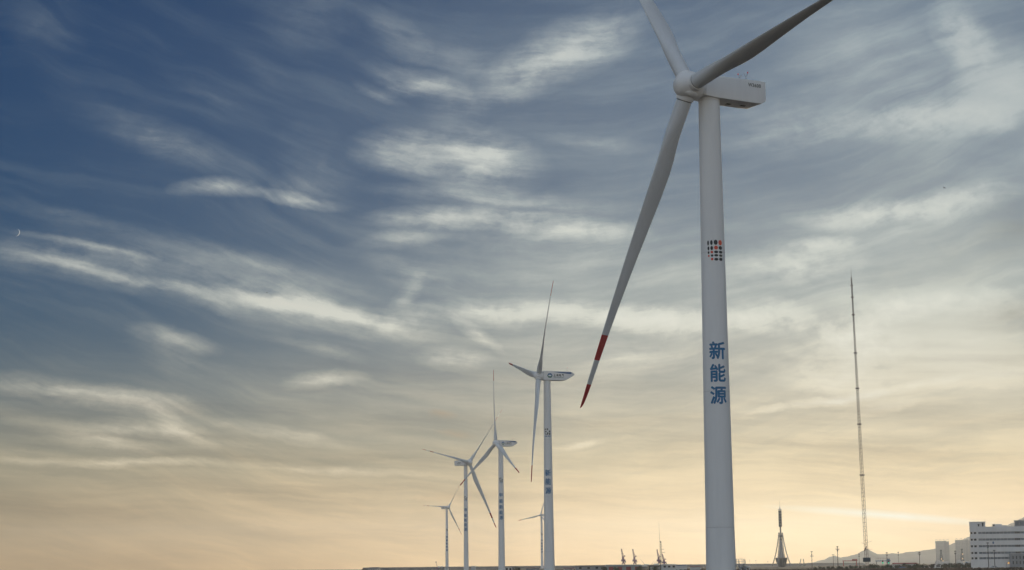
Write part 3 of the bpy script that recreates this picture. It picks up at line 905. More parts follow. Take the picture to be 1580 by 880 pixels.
# ------------------------------------------------------------------ purple harbour cranes (level-luffing, jib raised)
def purple_crane(px, top, Y, label):
    s = Y / F_PX
    foot = at(px + 1, 871, Y); foot.z = 0
    T = thing('harbour_crane', label, 'crane', foot, 0, 'purple harbour cranes')
    H = at(px, top, Y).z; Pm = MAT['purple']
    mb = MB()
    for sx in (-1, 1):
        for sy in (-1, 1): mb.tube((sx * 2.6, sy * 2.6, 0), (sx * 1.3, sy * 1.3, H * .26), .32, n=5)
    mb.box(-3.0, -2.9, .3, 3.0, 2.9, 1.1).box(-1.7, -1.7, H * .25, 1.7, 1.7, H * .29)
    mb.build('portal', Pm, T)
    MB().lathe([(1.15, H * .29), (1.0, H * .36)], 10).build('slew_column', Pm, T)
    MB().box(-2.5, -1.3, H * .36, 2.3, 1.3, H * .46).build('machinery_house', Pm, T)
    MB().box(1.6, -.7, H * .30, 2.8, .7, H * .37).build('cab', MAT['glass'], T)
    MB().box(-1.5, -.9, H * .46, .7, .9, H * .60).build('a_frame', Pm, T)
    jb = MB(); a0, a1 = Vector((-.2, 0, H * .46)), Vector((-2.0, 0, H))
    n = 9
    for i in range(n):
        p, q = a0.lerp(a1, i / n), a0.lerp(a1, (i + 1) / n); w0, w1 = .75 - .4 * i / n, .75 - .4 * (i + 1) / n
        for sx, sy in ((-1, -1), (1, -1), (1, 1), (-1, 1)): jb.tube(p + Vector((sx * w0, sy * w0, 0)), q + Vector((sx * w1, sy * w1, 0)), .24, n=4)
        for sy in (-1, 1): jb.tube(p + Vector((-w0, sy * w0, 0)), q + Vector((w1, sy * w1, 0)), .18, n=3)
    jb.build('jib', Pm, T)
    MB().box(.5, -.8, H * .60, 2.0, .8, H * .66).build('counterweight', Pm, T)
    MB().tube((1.2, 0, H * .64), (-1.5, 0, H * .86), .12, n=4).build('luffing_rod', Pm, T)
for px, top, lab in ((961, 847, 'purple harbour crane with raised jib, farthest left of its row'), (978.5, 847.5, 'purple harbour crane with raised jib, second from the left of its row'),
                     (1016, 848, 'purple harbour crane partly hidden behind the slender grey mast'), (1024, 855, 'short purple harbour crane just right of the slender grey mast')):
    purple_crane(px, top, 2100, lab)

# white vessel with two derrick booms behind the sheds
def vessel():
    Y = 1900; c = at(1003, 872, Y); c.z = 0
    T = thing('white_vessel', 'white vessel superstructure with two thin derrick booms showing above the shed roofs', 'ship', c)
    W_ = MAT['crane_white']
    hull = MB()
    L, B = 15, 3.2
    o = [(-L, 0), (-L * .8, -B), (L * .7, -B), (L, 0), (L * .7, B), (-L * .8, B)]
    hull.v = [(x * .93, y * .85, -.8) for x, y in o] + [(x, y, 2.2) for x, y in o]
    hull.f = [(k, (k + 1) % 6, 6 + (k + 1) % 6, 6 + k) for k in range(6)] + [(5, 4, 3, 2, 1, 0), tuple(range(6, 12))]; hull.mi = [0] * 8
    hull.build('hull', MAT['darkroof'], T, smooth_deg=0)
    for x0, x1, z0, z1 in ((-9, 10, 2.2, 3.6), (-6, -1, 3.6, 4.5), (4, 9, 3.6, 4.9)):
        MB().box(x0, -2.2, z0, x1, 2.2, z1).build('deckhouse', W_, T, smooth_deg=0)
    for ax, az, bx, bz in ((-5, 3.6, -9.6, 9.4), (1.2, 3.4, 4.4, 8.4), (3.0, 3.4, 5.6, 7.2)):
        MB().tube((ax, 0, az), (bx, 0, bz), .16, .07, n=5).build('derrick_boom', MAT['tower_steel'], T)
    MB().tube((6.5, 0, 4.9), (6.5, 0, 7), .1).build('signal_mast', W_, T)
vessel()

# ------------------------------------------------------------------ low sheds and small buildings on the left and centre
def shed(px0, px1, py_top, Y, depth, roof, wall, label, doors=0, door_mat=None, gable=.5, roof_over=.4, name='storage_shed', cat='shed', windows=0):
    a, b = at(px0, py_top, Y), at(px1, py_top, Y)
    c = Vector(((a.x + b.x) / 2, Y, 0)); hw = (b.x - a.x) / 2; H = max(a.z, b.z)
    T = thing(name, label, cat, c)
    MB().box(-hw, 0, 0, hw, depth, H - gable - .05).build('wall', MAT[wall], T, smooth_deg=0)
    rf = MB(); o = roof_over; z0, z1 = H - gable, H
    rf.v = [(-hw - o, -o, z0), (hw + o, -o, z0), (hw + o, depth + o, z0), (-hw - o, depth + o, z0), (-hw * .97 - o, depth / 2, z1), (hw * .97 + o, depth / 2, z1)]
    rf.f = [(0, 1, 5, 4), (2, 3, 4, 5), (1, 2, 5), (3, 0, 4), (3, 2, 1, 0)]; rf.mi = [0] * 5
    rf.build('roof', MAT[roof], T, smooth_deg=0)
    for i in range(doors):
        x = -hw + (i + .5) * 2 * hw / doors; w = min(1.5, hw / doors * .55)
        MB().box(x - w, -.12, 0, x + w, .05, min(2.5, H - gable - .5)).build('door', MAT[door_mat or 'glass_dark'], T, smooth_deg=0)
    for i in range(windows):
        x = -hw + (i + .5) * 2 * hw / windows; w = min(.7, hw / windows * .5)
        MB().box(x - w, -.06, H - gable - 1.5, x + w, .05, H - gable - .55).build('window', MAT['glass_dark'], T, smooth_deg=0)
    return T

shed(889, 940, 872.6, 1060, 14, 'darkroof', 'annex', 'long grey shed with a dark roof right of the mid distance tower', gable=.45, windows=4)
shed(936, 990, 871.6, 1000, 16, 'steel', 'annex', 'long grey shed with a row of red doors below the purple cranes', doors=4, door_mat='crane_red', gable=.7)
shed(1001, 1021, 872.0, 980, 10, 'darkroof', 'glass_dark', 'open dark shed under the slender grey mast', gable=.35, doors=2, door_mat='steel')
shed(1022, 1043, 870.6, 960, 9, 'lightgrey', 'lightgrey', 'pale grey flat shed with small dark windows left of the large tower', gable=.25, windows=3)
shed(1044, 1060, 871.6, 1150, 9, 'crane_blue', 'lightgrey', 'low shed with a dark blue roof near the large tower', gable=.5)
shed(1066, 1082, 873.6, 1120, 7, 'pinkroof', 'lightgrey', 'small low hut with a faded pink roof just left of the large tower', gable=.6)
shed(870, 885, 876.2, 1080, 7, 'pinkroof', 'render_', 'small white hut with a faded pink roof right of the mid distance tower foot', gable=.7, windows=2)
shed(812, 832, 875.8, 1150, 7, 'pinkroof', 'annex', 'low brown roofed hut right of the dark green bush', gable=.5)
shed(567.5, 586, 875.4, 2740, 12, 'tower_steel', 'annex', 'grey hip roofed pavilion on the end of the sea wall at far left', gable=2.2, roof_over=-1.2, name='sea_pavilion', cat='pavilion', windows=5)
shed(727, 734, 873.4, 1440, 4, 'steel', 'crane_white', 'small white kiosk right of the boxy turbine foot', gable=.3, name='kiosk', cat='kiosk')
shed(779.5, 790, 874.3, 1150, 4, 'tower_steel', 'crane_white', 'white transformer kiosk at the foot of the upright bladed turbine', gable=.35, doors=2, name='kiosk', cat='kiosk')
shed(826, 832, 874.4, 1250, 3, 'steel', 'crane_white', 'tiny white cabinet left of the mid distance tower foot', gable=.25, name='cabinet', cat='cabinet')
shed(686, 692, 875, 1500, 3, 'steel', 'crane_white', 'tiny white cabinet in front of the leftmost far turbine', gable=.25, name='cabinet', cat='cabinet')
shed(1143, 1157, 873.6, 900, 5, 'crane_white', 'crane_white', 'low white prefab unit right of the large tower foot', gable=.25, windows=2, name='prefab_unit', cat='prefab hut')

# two white storage spheres and a thin crane near the left turbines
for px, lab in ((677.3, 'white storage sphere nearest the thin far crane'), (682.2, 'white storage sphere nearest the leftmost far turbine')):
    c = at(px, 875.2, 2900); c0 = Vector((c.x, c.y, 0))
    T = thing('storage_sphere', lab, 'tank', c0, 0, 'white storage spheres')
    MB().lathe([(1.7 * math.sin(R(a)) + .01, c.z - 1.7 * math.cos(R(a))) for a in range(0, 181, 15)], 20).build('vessel', MAT['crane_white'], T)
    mb = MB()
    for k in range(6): mb.tube((1.5 * math.cos(k * 1.047), 1.5 * math.sin(k * 1.047), 0), (1.5 * math.cos(k * 1.047), 1.5 * math.sin(k * 1.047), c.z), .14, n=4)
    mb.build('support', MAT['steel'], T)
def thin_crane():
    Y = 2950; f = at(675, 876, Y); f.z = 0
    T = thing('tower_crane', 'thin distant crane leaning left beside two white spheres', 'crane', f)
    a, b = Vector((0, 0, 3.5)), at(672.7, 867.3, Y) - f
    mb = MB()
    for i in range(6):
        p, q = a.lerp(b, i / 6), a.lerp(b, (i + 1) / 6); w = .5
        for sx in (-w, w): mb.tube(p + Vector((sx, 0, 0)), q + Vector((sx, 0, 0)), .13, n=4)
        mb.tube(p + Vector((-w, 0, 0)), q + Vector((w, 0, 0)), .09, n=3)
    mb.build('jib', MAT['purple'], T)
    MB().box(-1.4, -1.2, 0, 1.4, 1.2, 3.6).build('body', MAT['purple'], T)
    MB().box(b.x - .9, -.6, b.z - .7, b.x + .9, .6, b.z + .5).build('jib_head', MAT['purple'], T)
thin_crane()

# ------------------------------------------------------------------ office building at the right edge
def office():
    Y = 900
    a = at(1498.3, 872, Y)
    T = thing('office_building', 'white five storey office block with long dark window bands at right edge', 'building', (a.x, Y, 0), -R(14.3))
    z = lambda py: at(1500, py, Y).z
    px = lambda n: n * Y / F_PX / math.cos(R(14))            # photograph pixels to metres along the facade
    Wd, D = px(128), 26
    Wm = MAT['render_']
    bands = (822.8, 833.0, 843.2, 853.6, 861.8)
    bh = 1.05
    # wall built as storeys with real recesses where the window bands run
    wl = MB(); edges = [z(813.2)]
    for by in bands: edges += [z(by) + bh / 2, z(by) - bh / 2]
    edges.append(0)
    for i in range(0, len(edges), 2): wl.box(0, 0, edges[i + 1], Wd, D, edges[i])
    for by in bands: wl.box(.25, .28, z(by) - bh / 2 - .01, Wd - .25, D - .25, z(by) + bh / 2 + .01)
    wl.build('wall', Wm, T, smooth_deg=0)
    for by in bands:
        zz = z(by)
        x = px(1.6)
        for x0, w in ((1.3, 2.6), (6.0, 3.4)):
            MB().box(px(x0), .1, zz - bh / 2 + .08, px(x0 + w), .26, zz + bh / 2 - .08).build('window', MAT['glass_dark'], T, smooth_deg=0)
        k = 12.5
        while k < 124:
            dark = 64 <= k <= 71
            w = 2.6 if dark else 5.2
            MB().box(px(k), .14, zz - bh / 2 + .05, px(k + w - .35), .26, zz + bh / 2 - .05).build('window', MAT['glass_dark' if dark else 'glass'], T, smooth_deg=0)
            k += w
    # roof structures
    MB().box(0, .4, z(813.2), px(23), D * .6, z(805.8)).build('stair_tower', Wm, T, smooth_deg=0)
    MB().box(-.15, .25, z(805.8), px(23) + .15, D * .6 + .15, z(805.2)).build('parapet', MAT['lightgrey'], T, smooth_deg=0)
    for x0, t, b_ in ((12.5, 810, 812.6), (18.5, 808, 812.6)):
        MB().box(px(x0), .28, z(b_), px(x0 + 1.8), .46, z(t)).build('opening', MAT['glass_dark'], T, smooth_deg=0)
        MB().box(px(x0 - .6), .26, z(t), px(x0 + 2.4), .46, z(t - 1.0)).build('opening', MAT['glass_dark'], T, smooth_deg=0)
    MB().box(px(33), 3, z(813.2), px(47), 12, z(809.2)).build('plant_room', Wm, T, smooth_deg=0)
    MB().box(px(34), 2.85, z(812.4), px(36.5), 3.1, z(809.8)).build('opening', MAT['glass_dark'], T, smooth_deg=0)
    MB().box(px(47), 3, z(813.2), px(55), 10, z(811.2)).build('plant_room', Wm, T, smooth_deg=0)
    MB().box(px(65), .5, z(813.2), Wd, D * .7, z(804.6)).build('penthouse', MAT['annex'], T, smooth_deg=0)
    MB().box(px(65) - .2, .3, z(804.6), Wd + .2, D * .7 + .2, z(804.0)).build('parapet', MAT['lightgrey'], T, smooth_deg=0)
    for i in range(5):
        MB().box(px(66.2 + i * 6.5), .36, z(811.5), px(71.2 + i * 6.5), .6, z(806)).build('window', MAT['glass'], T, smooth_deg=0)
    vs, fs = ellipse(0, 0, 1, 1.0, 20)
    sg = MB(); sg.add([(px(33.3) + v.x * .75, -.12, z(838) + v.y * 1.15) for v in vs] + [(px(33.3) + v.x * .75, .02, z(838) + v.y * 1.15) for v in vs],
                      [tuple(range(20))[::-1]] + [(k, (k + 1) % 20, 20 + (k + 1) % 20, 20 + k) for k in range(20)])
    sg.build('oval_sign', MAT['crane_blue'], T, smooth_deg=0)
    # lower grey annex in front of the right end
    Ax = thing('annex_building', 'low grey annex with narrow windows in front of the white office block', 'building', (a.x + px(53) * math.cos(R(14.3)), Y - px(53) * math.sin(R(14.3)) - 3, 0), -R(14.3))
    z2 = lambda py: at(1560, py, Y - 10).z
    wl = MB().box(0, 0, 0, px(23), 9, z2(854.8)).box(px(23) + .003, -.6, 0, px(75), 9, z2(848.0))
    wl.build('wall', MAT['annex'], Ax, smooth_deg=0)
    MB().box(-.12, -.12, z2(854.8), px(23), 9, z2(854.2)).build('parapet', MAT['lightgrey'], Ax, smooth_deg=0)
    MB().box(px(23) - .1, -.75, z2(848.0), px(75), 9, z2(847.4)).build('parapet', MAT['lightgrey'], Ax, smooth_deg=0)
    for row in (860.5, 868.3):
        for i in range(14):
            x = 4.5 + i * 5.0; y = -.62 if x > 23 else -.02
            MB().box(px(x), y - .03, z2(row) - .75, px(x + 1.5), y + .2, z2(row) + .75).build('window', MAT['glass_dark'], Ax, smooth_deg=0)
    MB().box(px(24.5), -.7, z2(853.4), px(26.6), -.5, z2(851.8)).build('window', MAT['glass_dark'], Ax, smooth_deg=0)
office()

# ------------------------------------------------------------------ hazy apartment towers
def apartment(px0, px1, py_top, label, Y=4600):
    a, b = at(px0, py_top, Y), at(px1, py_top, Y); w = b.x - a.x; H = a.z
    T = thing('apartment_tower', label, 'building', (a.x, Y, 0), -R(13.5), 'hazy apartment towers')
    M_ = MAT['tower_white']
    MB().box(0, 0, 0, w * .62, 16, H).build('slab', M_, T, smooth_deg=0)
    MB().box(w * .62 + .01, 2.5, 0, w * .80, 18, H * 1.01).build('stair_core', MAT['annex'], T, smooth_deg=0)
    MB().box(w * .80 + .02, .8, 0, w, 16, H * .975).build('slab', M_, T, smooth_deg=0)
    for i in range(4):
        x = w * (.04 + .27 * i)
        fr = MB()
        for dx in (0, 3.6): fr.tube((x + dx, 1, H * .97), (x + dx, 1, H + 3.4), .25, n=4)
        fr.box(x - .6, .4, H + 3.3, x + 4.2, 5, H + 3.8)
        fr.build('roof_frame', M_, T, smooth_deg=0)
    fl = int(H / 3.2)
    wn = MB()
    for f in range(1, fl):
        for c in range(6):
            x = w * (.05 + .095 * c); wn.box(x, -.08, f * 3.2, x + w * .05, .1, f * 3.2 + 1.6)
        for c in range(2):
            x = w * (.83 + .085 * c); wn.box(x, .72, f * 3.2, x + w * .05, .9, f * 3.2 + 1.6)
    kind(wn.build('windows', MAT['glass'], T, smooth_deg=0), 'stuff')
apartment(1443, 1463.5, 835, 'pale hazy apartment tower standing apart, left of its twin')
apartment(1473.5, 1498, 833.5, 'pale hazy apartment tower next to the white office block')

# lattice pylons with small work lamps in front of them
def pylon(px, py_top, Y, lamps, label):
    f = at(px, 873, Y); f.z = 0
    H = at(px, py_top, Y).z
    T = thing('lattice_derrick', label, 'derrick', f, 0, 'lattice derricks before the hazy towers')
    lg, br = MB(), MB(); w = lambda t: 2.3 * (1 - t) + .45 * t
    for sx, sy in ((-1, -1), (1, -1), (1, 1), (-1, 1)): MB().tube((sx * w(0), sy * w(0), 0), (sx * w(1), sy * w(1), H), .2, n=4).build('leg', MAT['tower_steel'], T)
    for i in range(8):
        a, b = i / 8, (i + 1) / 8
        for (ax, ay), (bx, by) in (((-1, -1), (1, -1)), ((1, -1), (1, 1)), ((1, 1), (-1, 1)), ((-1, 1), (-1, -1))):
            br.tube((ax * w(a), ay * w(a), H * a), (bx * w(b), by * w(b), H * b), .12, n=3, caps=False)
            br.tube((bx * w(a), by * w(a), H * a), (ax * w(b), ay * w(b), H * b), .12, n=3, caps=False)
    br.build('bracing', MAT['tower_steel'], T)
    MB().box(-1.1, -1.1, H, 1.1, 1.1, H + 1.2).build('crown', MAT['tower_steel'], T)
    MB().box(-7, -3, 0, 8, 3, 4.6).build('deck_house', MAT['lightgrey'], T, smooth_deg=0)
    MB().box(-6, -2.5, 4.61, -2.5, 2.5, 6.4).build('deck_house', MAT['lightgrey'], T, smooth_deg=0)
    for dx, py in lamps:
        MB().lathe([(.1, 0), (.55, .3), (.55, .8), (.1, 1.1)], 8).build('work_lamp', MAT['lamp_warm'], T, (dx, -2.7, at(px, py, Y).z))
pylon(1453, 850, 2300, ((-.4, 863.5), (1.2, 866.5)), 'lattice derrick in front of the left hazy tower')
pylon(1485, 848.5, 2300, ((.3, 856), (.1, 863), (1.4, 868)), 'lattice derrick with lit work lamps in front of the right hazy tower')
# pair of leaning sheerlegs cranes
for px, tx, lab in ((1234, 1235.8, 'tiny sheerlegs crane leaning right, left of a pair'), (1241, 1239.3, 'tiny sheerlegs crane leaning left, right of a pair')):
    Y = 2700; f = at(px, 872, Y); f.z = 0; t = at(tx, 862.5, Y) - f
    T = thing('sheerlegs_crane', lab, 'crane', f, 0, 'sheerlegs cranes')
    mb = MB()
    for sx in (-.9, .9):
        mb.tube((sx, 0, 1.5), (t.x + sx * .2, 0, t.z), .26, n=4)
    for i in range(1, 5):
        q = i / 5; mb.tube((-.9 * (1 - q * .8) + t.x * q, 0, 1.5 + (t.z - 1.5) * q), (.9 * (1 - q * .8) + t.x * q, 0, 1.5 + (t.z - 1.5) * q), .14, n=4)
    mb.build('boom', MAT['tower_steel'], T)
    MB().box(-1.6, -2, 0, 1.6, 2, 2.4).build('body', MAT['tower_steel'], T, smooth_deg=0)

def gantry(px0, px1, py_top, py_beam, Y, mat, label, cabin):
    a, b = at(px0, py_top, Y), at(px1, py_top, Y); w = b.x - a.x; H = a.z; zb = at(px0, py_beam, Y).z
    T = thing('gantry_crane', label, 'gantry crane', (a.x, Y, 0), 0, 'gantry cranes by the port')
    MB().box(-.6, -.7, zb - .8, w + .6, .7, zb).build('girder', MAT[mat], T, smooth_deg=0)
    for x in (.5, w - .5):
        l = MB()
        for y in (-3, 3): l.tube((x, y, 0), (x, y * .3, zb - .8), .34, n=5)
        l.box(x - .3, -3.4, .2, x + .3, 3.4, .8)
        l.build('leg', MAT[mat if mat != 'crane_blue' else 'steel'], T)
    if cabin: MB().box(w * .66, -1.4, zb, w * 1.02, 1.4, H).build('trolley', MAT[mat], T, smooth_deg=0)
    else:
        fr = MB()
        for i in range(7): fr.tube((w * i / 6, 0, zb), (w * i / 6, 0, H), .12, n=4)
        fr.box(-.3, -.2, H - .35, w + .3, .2, H)
        fr.build('upper_truss', MAT['steel'], T, smooth_deg=0)
        MB().box(w * .76, -1, zb - 2.4, w * .98, 1, zb + 1.6).build('trolley', MAT['crane_blue'], T, smooth_deg=0)
gantry(1300.5, 1322, 862.8, 865.2, 2200, 'crane_red', 'distant gantry crane with a red girder left of the thin mast', True)
gantry(1351.5, 1373, 861.2, 865.2, 1900, 'crane_blue', 'distant gantry crane with a blue girder right of the thin mast', False)

# low red roofed station with white walls
shed(1381, 1416, 868.6, 1010, 8, 'redroof', 'render_', 'low white station with a long red roof among the hedge trees', doors=4, door_mat='glass_dark', gable=.75, name='red_roofed_building', cat='building', windows=0)
shed(1486, 1500, 870, 1000, 5, 'crane_white', 'lightgrey', 'small white gatehouse left of the office block', gable=.5, windows=2, name='gatehouse', cat='gatehouse')

# ------------------------------------------------------------------ poles, signals, lamps
def pole(px, py_top, Y, arms, label, lean=0.0, mat='wood', r=.16):
    f = at(px, 872, Y); f.z = 0; H = at(px, py_top, Y).z
    T = thing('utility_pole', label, 'utility pole', f, 0, 'utility poles along the field')
    MB().tube((0, 0, 0), (lean, 0, H), r * 1.25, r * .8, n=8).build('post', MAT[mat], T)
    for i, (frac, l) in enumerate(arms):
        z = H * frac; x = lean * frac
        MB().box(x - l, -.09, z - .1, x + l, .09, z + .1).build('crossarm', MAT['steel'], T, smooth_deg=0)
        ins = MB()
        for q in (-l, -l * .4, l * .4, l): ins.lathe([(.05, 0), (.11, .08), (.11, .25), (.05, .34)], 6, M4=Matrix.Translation((x + q * .92, 0, z + .1)))
        ins.build('insulator', MAT['rubber'], T)
    MB().box(lean * .8 - .28, -.3, H * .78, lean * .8 + .28, .05, H * .84).build('switch_box', MAT['tower_steel'], T, smooth_deg=0)
for px, py, Y, arms, lab in (
        (1253, 851, 1150, ((.97, .5), (.72, .9)), 'grey pole right of the telecom tower, between it and the hill foot'),
        (1293, 843, 930, ((.96, .4), (.86, .8)), 'tall dark pole with short crossarms standing over the left end of the hedge'),
        (1286, 855.5, 1400, ((.95, .8),), 'faint pole just left of the tall dark hedge pole'),
        (1326, 853.5, 1500, ((.9, .6), (.75, .6)), 'faint pole at right of the red gantry crane'),
        (1369, 852, 1150, ((.93, .6), (.8, .6)), 'grey pole in front of the blue gantry crane'),
        (1386.7, 852, 1250, ((.97, .4),), 'thin pale pole behind the left end of the red roof'),
        (1419.3, 851.5, 1050, ((.93, .7), (.84, .7)), 'grey pole at the right end of the red roof'),
        (1474.7, 850, 1080, ((.95, .5), (.83, .5)), 'dark pole between the two hazy apartment towers'),
        (1525.5, 837, 862, ((.96, .5), (.85, .5)), 'tall dark pole in front of the left part of the office block'),
        (1535, 849, 875, ((.96, .5),), 'shorter thin pole in front of the office block, right of the tall one')):
    pole(px, py, Y, arms, lab, mat='wood' if px != 1386.7 else 'steel')
for px, py, Y, lab in ((1149, 866, 2300, 'tiny far post nearest the large tower'), (1157, 865, 2300, 'tiny far post, second from the large tower'), (1166.5, 865.5, 2350, 'tiny far post, fourth in line left of the telecom tower'),
                  (1185, 867, 2400, 'tiny far post nearest the telecom tower')):
    f = at(px, 872, Y); f.z = 0
    T = thing('marker_post', lab, 'post', f, 0, 'tiny far posts'); H = at(px, py, Y).z
    MB().tube((0, 0, 0), (0, 0, H), .2, .1, n=5).build('post', MAT['steel'], T)
    MB().lathe([(.1, 0), (.4, .2), (.3, .7), (.05, .9)], 6).build('post_head', MAT['steel'], T, (0, 0, H))

def traffic_light(px, py, Y, label):
    f = at(px, 875, Y); f.z = 0; z = at(px, py, Y).z
    T = thing('traffic_light', label, 'traffic light', f, 0, 'green traffic lights')
    MB().tube((0, .25, 0), (0, .25, z + .5), .09, n=8).build('post', MAT['steel'], T)
    MB().box(-.3, -.12, z - .45, .3, .16, z + 1.25).build('signal_head', MAT['rubber'], T, smooth_deg=0)
    for k, m in ((0, 'lamp_green'), (.5, 'dark'), (.95, 'dark')):
        MB().lathe([(.24, 0), (.24, .06), (.12, .1)], 12, M4=Matrix.Translation((0, -.12, z + k - .05)) @ Matrix.Rotation(R(90), 4, 'X')).build('lens', MAT[m], T)
traffic_light(1362.3, 868.6, 985, 'green traffic light nearer the mast')
traffic_light(1371.5, 868.6, 985, 'green traffic light nearer the red roof')
def street_lamp(px, py, Y, label, lit):
    f = at(px, 876, Y); f.z = 0; z = at(px, py, Y).z
    T = thing('street_lamp', label, 'street lamp', f, 0, 'street lamps by the hedge')
    MB().path([(0, 0, 0), (0, 0, z), (.25, 0, z + .35), (.9, 0, z + .45)], .07, 6).build('post', MAT['steel'], T)
    MB().box(.7, -.18, z + .3, 1.35, .18, z + .42).build('lamp_head', MAT['steel'], T, smooth_deg=0)
    MB().lathe([(.05, 0), (.32, .12), (.32, .3), (.1, .42)], 8).build('lamp_glass', MAT['lamp_amber' if lit else 'glass'], T, (1.02, 0, z - .12))
street_lamp(1553, 869.3, 860, 'street lamp with a lit amber light in front of the annex', True)
street_lamp(1466.5, 870.5, 930, 'pale unlit street lamp below the gap between the hazy towers', False)
f = at(1491.5, 876, 950); f.z = 0
T = thing('round_sign', 'round blue road sign left of the office block', 'road sign', f)
zz = at(1491.5, 869.5, 950).z
MB().tube((0, .06, 0), (0, .06, zz + .4), .05).build('post', MAT['steel'], T)
MB().lathe([(.62, 0), (.62, .05)], 24, M4=Matrix.Translation((0, 0, zz)) @ Matrix.Rotation(R(90), 4, 'X')).build('sign_face', MAT['crane_blue'], T)

# ------------------------------------------------------------------ parked cars behind the hedge
def car(px, Y, mat, label, van=False):
    f = at(px, 875, Y); f.z = 0
    T = thing('parked_car', label, 'car', f, R(4), 'cars parked along the hedge')
    h = 1.9 if van else 1.42
    body = MB()
    pr = ((-2.2, .35), (-2.2, .85), (-1.95, 1.0), (-1.75, h), (.9 if van else .5, h), (1.4, 1.0), (2.15, .82), (2.25, .4)) if van else \
         ((-2.2, .35), (-2.2, .85), (-1.7, .95), (-1.1, h), (.35, h), (1.05, .95), (2.1, .78), (2.25, .4))
    n = len(pr)
    body.v = [(x, -.85 if z < 1 else -.7, z) for x, z in pr] + [(x, .85 if z < 1 else .7, z) for x, z in pr]
    body.f = [tuple(range(n)), tuple(range(2 * n - 1, n - 1, -1))] + [(k, n + k, n + (k + 1) % n, (k + 1) % n) for k in range(n)]; body.mi = [0] * (n + 2)
    soften(body.build('body', MAT[mat], T), .06)
    wn = MB(); top = h - .1
    for x0, x1 in ((-1.35, -.5), (-.4, .55)): wn.box(x0, -.83, 1.0, x1, -.74, top)
    wn.build('window', MAT['glass_dark'], T, smooth_deg=0)
    for x in (-1.4, 1.4):
        for y in (-.8, .8):
            w = MB().lathe([(.2, -.1), (.32, -.09), (.32, .09), (.2, .1)], 14, M4=Matrix.Translation((x, y, .32)) @ Matrix.Rotation(R(90), 4, 'X')).build('wheel', MAT['tyre'], T)
for px, Y, m, lab, van in ((1448, 955, 'car_white', 'white van parked below the left hazy tower', True), (1428, 965, 'car_white', 'white car parked between the red roof and the hazy towers', False),
                      (1535, 845, 'car_white', 'white car parked in front of the office block', False), (1393, 960, 'car_blue', 'dark blue car parked before the red roofed station', False)):
    car(px, Y, m, lab, van)

# ------------------------------------------------------------------ shrubs: hedge of small trees on the right, one round bush at left
def shrub_mesh(seed, mat, w=1.5, h=2.7):
    r = random.Random(seed); mb = MB()
    for k in range(3):
        a = r.uniform(0, 6.28); mb.tube((0, 0, 0), (.5 * math.cos(a), .5 * math.sin(a), h * .6), .07, .03, n=4, mi=1)
    lobes = [(r.uniform(-.55, .55) * w, r.uniform(-.55, .55) * w, r.uniform(.4, .78) * h, r.uniform(.4, .62) * w) for _ in range(8)]
    for _ in range(700):
        lx, ly, lz, lr = r.choice(lobes)
        d = Vector((r.gauss(0, 1), r.gauss(0, 1), r.gauss(0, .9))).normalized() * lr * r.uniform(.45, 1.08)
        c = Vector((lx, ly, max(.15, lz + d.z))) + Vector((d.x, d.y, 0))
        s = r.uniform(.11, .24)
        u = Vector((r.gauss(0, 1), r.gauss(0, 1), r.gauss(0, .6))).normalized(); v = u.cross(Vector((r.gauss(0, 1), r.gauss(0, 1), r.gauss(0, 1)))).normalized()
        mb.add([c - u * s, c + v * s * .6, c + u * s, c - v * s * .6], [(0, 1, 2, 3)])
    me = bpy.data.meshes.new('shrub'); me.from_pydata(mb.v, [], mb.f)
    me.materials.append(MAT[mat]); me.materials.append(MAT['bark'])
    for p, i in zip(me.polygons, mb.mi): p.material_index = i
    return me
SHR = [shrub_mesh(s, m) for s, m in ((1, 'leaf'), (2, 'leaf'), (3, 'leaf2'), (4, 'leaf'), (5, 'leaf2'))]
px = 1258.0; i = 0
while px < 1588:
    Y = 990 - 60 * (px - 1258) / 330 + rnd.uniform(-14, 14)
    f = at(px, 875, Y); s = rnd.uniform(.72, 1.12) * (.75 if px < 1330 else 1)
    o = link('shrub', rnd.choice(SHR), None, (f.x, Y, -.05)); o.scale = (s * rnd.uniform(1.05, 1.4), s, s); o.rotation_euler.z = rnd.uniform(0, 6.28)
    where = ('left of the thin mast', 'between the thin mast and the red roof', 'before the red roofed station', 'below the hazy towers', 'before the office block')[0 if px < 1338 else 1 if px < 1378 else 2 if px < 1418 else 3 if px < 1498 else 4]
    tag(o, ('tall ' if s > 1 else 'low ' if s < .8 else '') + ('dusty' if 'dusty' in o.data.materials[0].name else 'dark green') + ' hedge shrub ' + where, 'shrub', 'hedge shrubs ' + where)
    px += rnd.uniform(5.5, 8.5); i += 1
f = at(799, 876, 1000)
o = link('bush', shrub_mesh(11, 'leaf', 2.6, 2.9), None, (f.x, 1000, -.05)); o.scale = (1.1, 1, .95)
tag(o, 'round dark green bush between two turbine feet', 'bush')
for px, Y, s, lab in ((932, 940, 1.0, 'dark bush at the left end of the red doored shed'), (951, 940, .95, 'dark bush between red shed doors'), (986, 940, 1.05, 'dark bush at the right end of the red doored shed'),
                      (1012, 930, 1.0, 'dark bush in front of the open dark shed')):
    f = at(px, 876, Y)
    o = link('bush', SHR[i % 5], None, (f.x, Y, -.05)); o.scale = (s * 1.2, s, s); i += 1
    tag(o, lab, 'bush')

